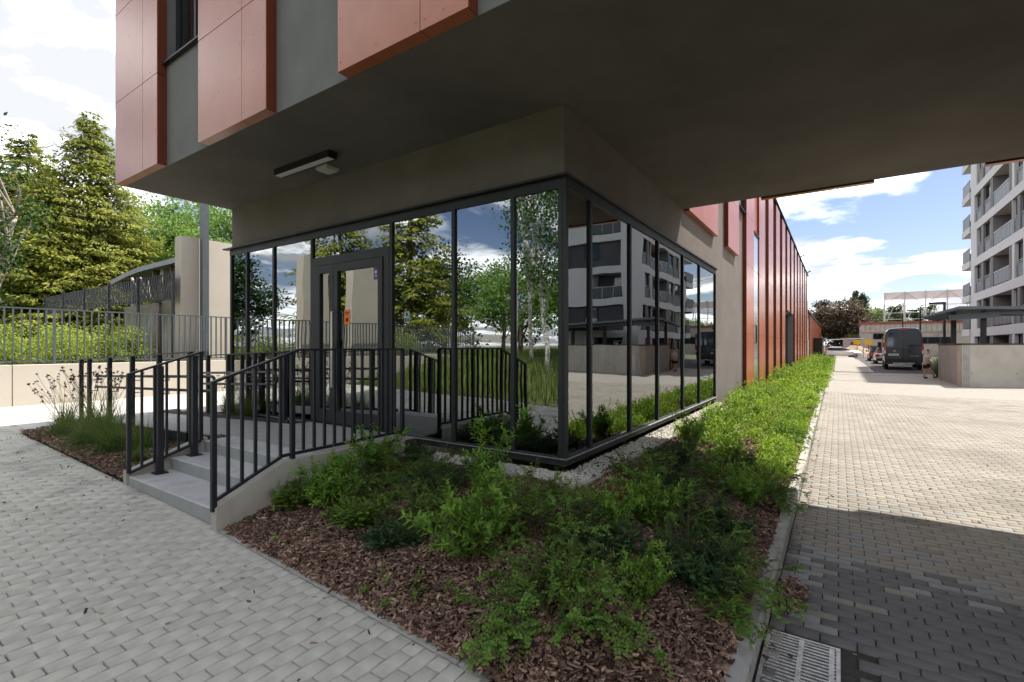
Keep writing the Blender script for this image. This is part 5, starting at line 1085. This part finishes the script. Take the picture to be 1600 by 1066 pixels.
def conifer(name, label, loc, h, r, leafmat, group=None, nwh=46, per=13, ls=.20, z0=.4, droop=.35, tip=.55, top_thin=1.0):
    t = thing(name, label, 'tree', loc, group); F = Foliage(); w_ = MB(); l0 = np.array(loc, float)
    w_.tube([l0-np.array([0, 0, .3]), l0+np.array([0, 0, h*.5]), l0+np.array([0, 0, h*.99])], [h*.022, h*.013, .02], 8)
    for k in range(nwh):
        f = (k+.5)/nwh; z = z0+(h-z0)*f; L0 = r*(1-f)**.72*(.85+.3*rng.random())+.12
        nb = max(4, int(per*(1-.6*f)))
        for b in range(nb):
            a = rng.uniform(0, 2*np.pi); L_ = L0*rng.uniform(.65, 1.12); d = np.array([math.cos(a), math.sin(a), .28])
            d[2] += rng.normal(0, .22); p = path(l0+np.array([0, 0, z+rng.normal(0, .3)]), d, L_, 5, droop*1.6*rng.uniform(.5, 1.3), .08)
            if L_ > .6 and rng.random() < .35: w_.tube(p, [.022, .018, .014, .01, .006, .003], 4, cap=False)
            n = int(11+L_*17*(.2/ls)); q = rng.uniform(.12, 1.0, n)**.7; i = np.minimum((q*5).astype(int), 4); fr = (q*5-i)[:, None]; P = p[i]*(1-fr)+p[i+1]*fr
            D = unit(p[i+1]-p[i]); sd = np.stack([-D[:, 1], D[:, 0], 0*D[:, 2]], -1); sg = rng.choice([-1, 1], n)[:, None]; wdt = (.10+.30*L_*(1-q)*q*2)[:, None]
            P = P+sd*sg*wdt*rng.random((n, 1))+np.array([0, 0, -1.])*wdt*rng.random((n, 1))*.5; A = D*.8+sd*sg*.7+np.array([0, 0, -.35])+rng.normal(0, .28, (n, 3))
            F.add(P, A, np.array([0, 0, 1.])+D*.5+rng.normal(0, .35, (n, 3)), ls*rng.uniform(.6, 1.35, n), ls*.42, q*tip+.08+rng.normal(0, .15, n))
    obj('crown', F.mesh('crown', .08), leafmat, t); obj('trunk', w_.mesh('trunk', True), m_wood, t); return t
conifer('conifer_tree', 'tall yellow-green conifer left of the red corner panel', (-32.4, 4.6, 1.2), 13.2, 5.2, l_conifer, nwh=84, per=22, ls=.21)
conifer('conifer_tree', 'second yellow-green conifer, left of the tallest one', (-36.6, 2.9, 1.2), 12.6, 5.6, l_conifer, nwh=76, per=20, ls=.22)
tree('leafy_tree', 'yellow-green leafy tree partly hidden behind the red corner panel', (-33.5, 8.2, 1.2), 9.2, (3.4, 3.4, 4.2), l_tree, 14000, .20, .2, ncl=90, rbase=.3)
conifer('conifer_tree', 'lower conifer filling the gap between the two tall ones', (-31.5, 2.6, 1.2), 9.0, 3.6, l_conifer, nwh=60, per=16, ls=.22)
tree('leafy_tree', 'thin leafy tree with bare grey branches at the left edge', (-21.5, -1.25, 1.2), 8.2, (1.3, 1.3, 3.0), l_tree_dk, 2600, .16, .12, ncl=26, bark=m_wood_pale, nbr=36, clr=.32)
tree('leafy_tree', 'bright green maple seen under the left end of the soffit', (-37, 12.0, 1.3), 11.8, (5.2, 5.2, 4.8), l_tree, 19000, .25, .25, ncl=95)
tree('leafy_tree', 'bright green young tree in front of the maple beside the pillar', (-30, 9.6, 1.3), 7.6, (1.9, 1.9, 2.7), l_tree, 5000, .16, .12, ncl=40, rbase=.35)
tree('leafy_tree', 'darker tree behind the steel post and concrete pillar', (-33, 16, 1.3), 10.4, (4.2, 4.2, 4.2), l_tree_dk, 11000, .22, .25, ncl=60)
tree('leafy_tree', 'distant green tree closing the gap left of the conifers', (-46, 1, 1.3), 9.0, (5.5, 5.5, 4.0), l_tree_dk, 7000, .26, .25, ncl=60)
pt = thing('pollard_tree', 'pollarded tree with bare pale limbs behind the slat fence', 'tree', (-17.6, 2.4, 1.2)); w_ = MB()
w_.tube([(-17.6, 2.4, 1.0), (-17.6, 2.4, 3.3)], [.2, .17], 8)
for a in np.linspace(0, 6.28, 9)[:-1]:
    p = path((-17.6+.1*math.cos(a), 2.4+.1*math.sin(a), 3.2), (math.cos(a)*1.1, math.sin(a)*1.1, .8), rng.uniform(.8, 1.35), 6, -1.1, .1); w_.tube(p, [.075, .07, .062, .058, .052, .048, .04], 7)
w_.build('limbs', m_wood_pale, pt, smooth=True)
# shrubs between picket fence and slat fence
hb = thing('garden_shrub', 'x', 'shrub'); F = Foliage(); crown(F, (0, 0, .55), (.75, .75, .7), 26, 2600, .075, .25, .34, .1); obj('leaves', F.mesh('leaves'), l_hedge, hb); w_ = MB()
for k in range(8): a = k*.8; w_.tube(path((0, 0, 0), (math.cos(a)*.5, math.sin(a)*.5, 1), .8, 4, 0, .1), .012, 4, cap=False)
w_.build('stems', m_twig, hb); u = False
gs_ = [(-14.3, -2.6, .9), (-14.2, -1.7, .85), (-14.4, -.8, 1.0), (-14.2, .1, .9), (-14.6, .8, 1.15), (-15.4, -2.0, 1.1), (-15.6, -.6, 1.2), (-15.8, .6, 1.25), (-16.9, -.2, 1.3), (-17.5, -1.6, 1.4)]
gs_.sort(key=lambda q: (q[1]+4.716)/(2.486-q[0]))
ORD = ['leftmost', 'second', 'third', 'fourth', 'fifth', 'sixth', 'seventh', 'eighth', 'ninth', 'rightmost']
for i, (x, y, s) in enumerate(gs_+[(-14.3, -3.6, 1), (-14.4, -4.8, 1), (-14.5, -10, 1.3), (-14.5, -11.5, 1.3)]):
    lab = ('yellow-green shrub behind the picket fence, %s from the left edge' % ORD[i]).replace('leftmost from the left edge', 'leftmost of ten').replace('rightmost from the left edge', 'rightmost of ten') if i < 10 else 'yellow-green shrub behind the fence mirrored in the %s pane' % ['leftmost', 'second', 'third', 'fourth'][i-10]
    place(hb, u, (x, y, 1.12), rng.uniform(0, 6), s*.78, lab, 'shrubs behind the picket fence'); u = True
# right, far
tree('copper_beech', 'large copper-leaved tree beyond the end of the red facade', (2.2, 102, 0), 9.6, (5.2, 4.5, 3.9), l_copper, 17000, .40, .35, ncl=90)
def poplar(label, x, y, h, lean):
    t = thing('poplar_tree', label, 'tree', (x, y, 0), 'poplars on the skyline'); F = Foliage()
    for k in range(26): f = k/26; crown(F, (x+lean*f, y, h*(.25+.75*f)), (1.7*math.sin(math.pi*min(f*.85+.12, 1))+.2,)*2+(1.1,), 6, 150, .5, .2, .5)
    obj('crown', F.mesh('crown'), l_poplar, t); w_ = MB().tube([(x, y, -.2), (x+lean*.9, y, h*.9)], [.35, .06], 6); w_.build('trunk', m_wood, t)
poplar('taller dark poplar left of its pair on the skyline', 6.2, 155, 16.3, .3); poplar('shorter dark poplar right of its pair on the skyline', 9.2, 156, 15.4, -1.2); poplar('lowest poplar stub at the right of the pair', 11.6, 157, 11.5, -.5)
tree('willow_tree', 'pale grey-green rounded willow below the poplars', (8.2, 128, 0), 10.3, (6, 5, 4.2), l_willow, 9000, .42, .35, ncl=70)
tree('leafy_tree', 'dark green tree left of the scaffold behind the depot', (8.0, 112, 0), 7.2, (3.2, 3, 2.6), l_tree_dk, 5000, .36, .3, ncl=50)
for i, (x, y, h, r_, lab, lm) in enumerate([(12.4, 118, 9.8, 2.2, 'narrow green tree behind the left bay of the scaffold', l_tree_dk), (16.6, 120, 10.2, 2.4, 'narrow green tree behind the second bay of the scaffold', l_tree_dk), (20.5, 116, 8.0, 3.2, 'yellowish green bush tree right behind the scaffold', l_tree), (27, 114, 8.5, 4.0, 'bright green tree behind the canopy and scaffold', l_tree), (36, 118, 9, 5, 'green tree right of the scaffold behind the apartment block', l_tree), (13.5, 108, 6.0, 2.6, 'low bright bush behind the depot roof', l_tree)]):
    tree('leafy_tree', lab, (x, y, 0), h, (r_, r_, h*.33), lm, 4200, .36, .22, ncl=44)
F = Foliage(); vs = []
wg = tuft('tall_grass', 'tall green grass clump behind the person at the ramp wall', 'grass', 300, 1.25, l_grass, .45, wd=.012); wg.location = (6.9, 28.3, .05); wg.scale = (1.5, 1.5, 1.1)
wg2 = copy_tree(wg); wg2.location = (7.6, 30.0, .05); wg2['label'] = 'tall green grass clump between the van and the ramp wall'; wg2.rotation_euler = (0, 0, 2)
# ================================================================== behind the viewer: what the panes mirror, and trees added to block sky
def bankz(x, y): return zpav(x)*0+np.clip((-6.7-y)/5.5, 0, 1)**1.2*1.1+.02+0.05*np.sin(2*x)*np.sin(1.7*y)
bank = grid('grass_bank', np.linspace(-12.9, 14, 50), np.linspace(-34, -6.7, 40), bankz, M('bank_soil', (0.075, 0.095, 0.03), (0.12, 0.13, 0.05), 2, 7, 0.95, 0.5, 20))
n = 9000; x = rng.uniform(-12.5, 6, n); y = -6.8-8*rng.random(n)**1.3; z = bankz(x, y); a = rng.uniform(0, 6.28, n); ln = rng.uniform(.2, .55, n)
A = np.stack([np.cos(a)*.35, np.sin(a)*.35, np.ones(n)], -1); F = Foliage(); F.add(np.stack([x, y, z], -1), A, np.stack([np.cos(a), np.sin(a), 0*a], -1), ln, .02+.015*rng.random(n), rng.random(n))
mg = obj('meadow_grass', F.mesh('meadow_grass'), l_grass, kind='stuff'); mg['label'] = 'tall meadow grass on the bank mirrored in the glass'
GB = 'trees mirrored in the glazing'
conifer('conifer_tree', 'big conifer mirrored in the pane right of the door', (-20.5, -17.6, 1.2), 12.0, 4.2, l_conifer, GB, nwh=46, per=13, ls=.30)
conifer('conifer_tree', 'conifer mirrored in the transom above the door', (-25.5, -16.0, 1.2), 12.5, 4.0, l_conifer, GB, nwh=40, per=12, ls=.32)
conifer('conifer_tree', 'dark conifer mirrored at the left edge of the glazing', (-36, -10, 1.2), 13, 3.4, l_spruce, GB, nwh=36, per=10, ls=.35)
for i, (x, y, h, lab) in enumerate([(-6.0, -10.2, 9.2, 'birch mirrored in the pane next to the glass corner, nearest'), (-7.4, -11.5, 9.8, 'birch mirrored in the pane next to the glass corner, second'), (-5.0, -12.2, 10.0, 'birch mirrored in the pane next to the glass corner, third'), (-4.2, -9.2, 8.4, 'birch mirrored beside the glass corner post'), (-6.2, -14.8, 10.5, 'birch mirrored in the corner pane, farthest')]):
    tree('birch_tree', lab, (x, y, float(bankz(np.array(x), np.array(y)))), h, (1.5, 1.5, 3.2), l_birch, 4200, .13, .075, GB, m_birch, ncl=60, clr=.26, nbr=26)
for i, (x, y, h, r_, lab) in enumerate([(-16, -24, 6.5, 3.4, 'round green tree mirrored low between the conifers'), (-22, -30, 8, 4.2, 'green tree mirrored under the sky in the wide pane'), (-12, -30, 7.5, 4.0, 'green tree mirrored behind the birches, left one'), (-6, -32, 9, 4.4, 'green tree mirrored behind the birches, right one'), (-30, -24, 8, 4, 'green tree mirrored left of the door')]):
    tree('leafy_tree', lab, (x, y, 0.6), h, (r_, r_, h*.36), l_tree, 4500, .27, .2, GB, ncl=50)
lp_ = thing('lamp_column', 'tall grey lamp column mirrored in the wide pane', 'street lamp', (-11.5, -16.5, 1)); MB().tube([(-11.5, -16.5, .6), (-11.5, -16.5, 9.5)], [.09, .05], 8).build('column', m_steel, lp_); MB().box(-11.6, -17.2, 9.4, -11.4, -16.4, 9.52).build('lamp_head', m_steel, lp_)

tb = None  # tree belt added to keep low sky light off the front wall
for i, (x, y, h) in enumerate([(-42, -30, 11), (-34, -36, 12), (-20, -40, 12), (-2, -40, 13), (7, -36, 12), (15, -30, 13), (21, -21, 12), (25, -11, 11), (-44, -18, 10)]):
    if tb is None:
        tb = tree('leafy_tree', 'added belt tree blocking low sky light behind the viewer, mirrored low', (0, 0, 0), 12, (5.2, 5.2, 4.6), l_tree_dk, 6500, .42, .3, GB, ncl=70); o = tb
    else: o = copy_tree(tb)
    o.location = (x, y, 0.3); o.scale = (h/12,)*3; o.rotation_euler = (0, 0, i*1.3)
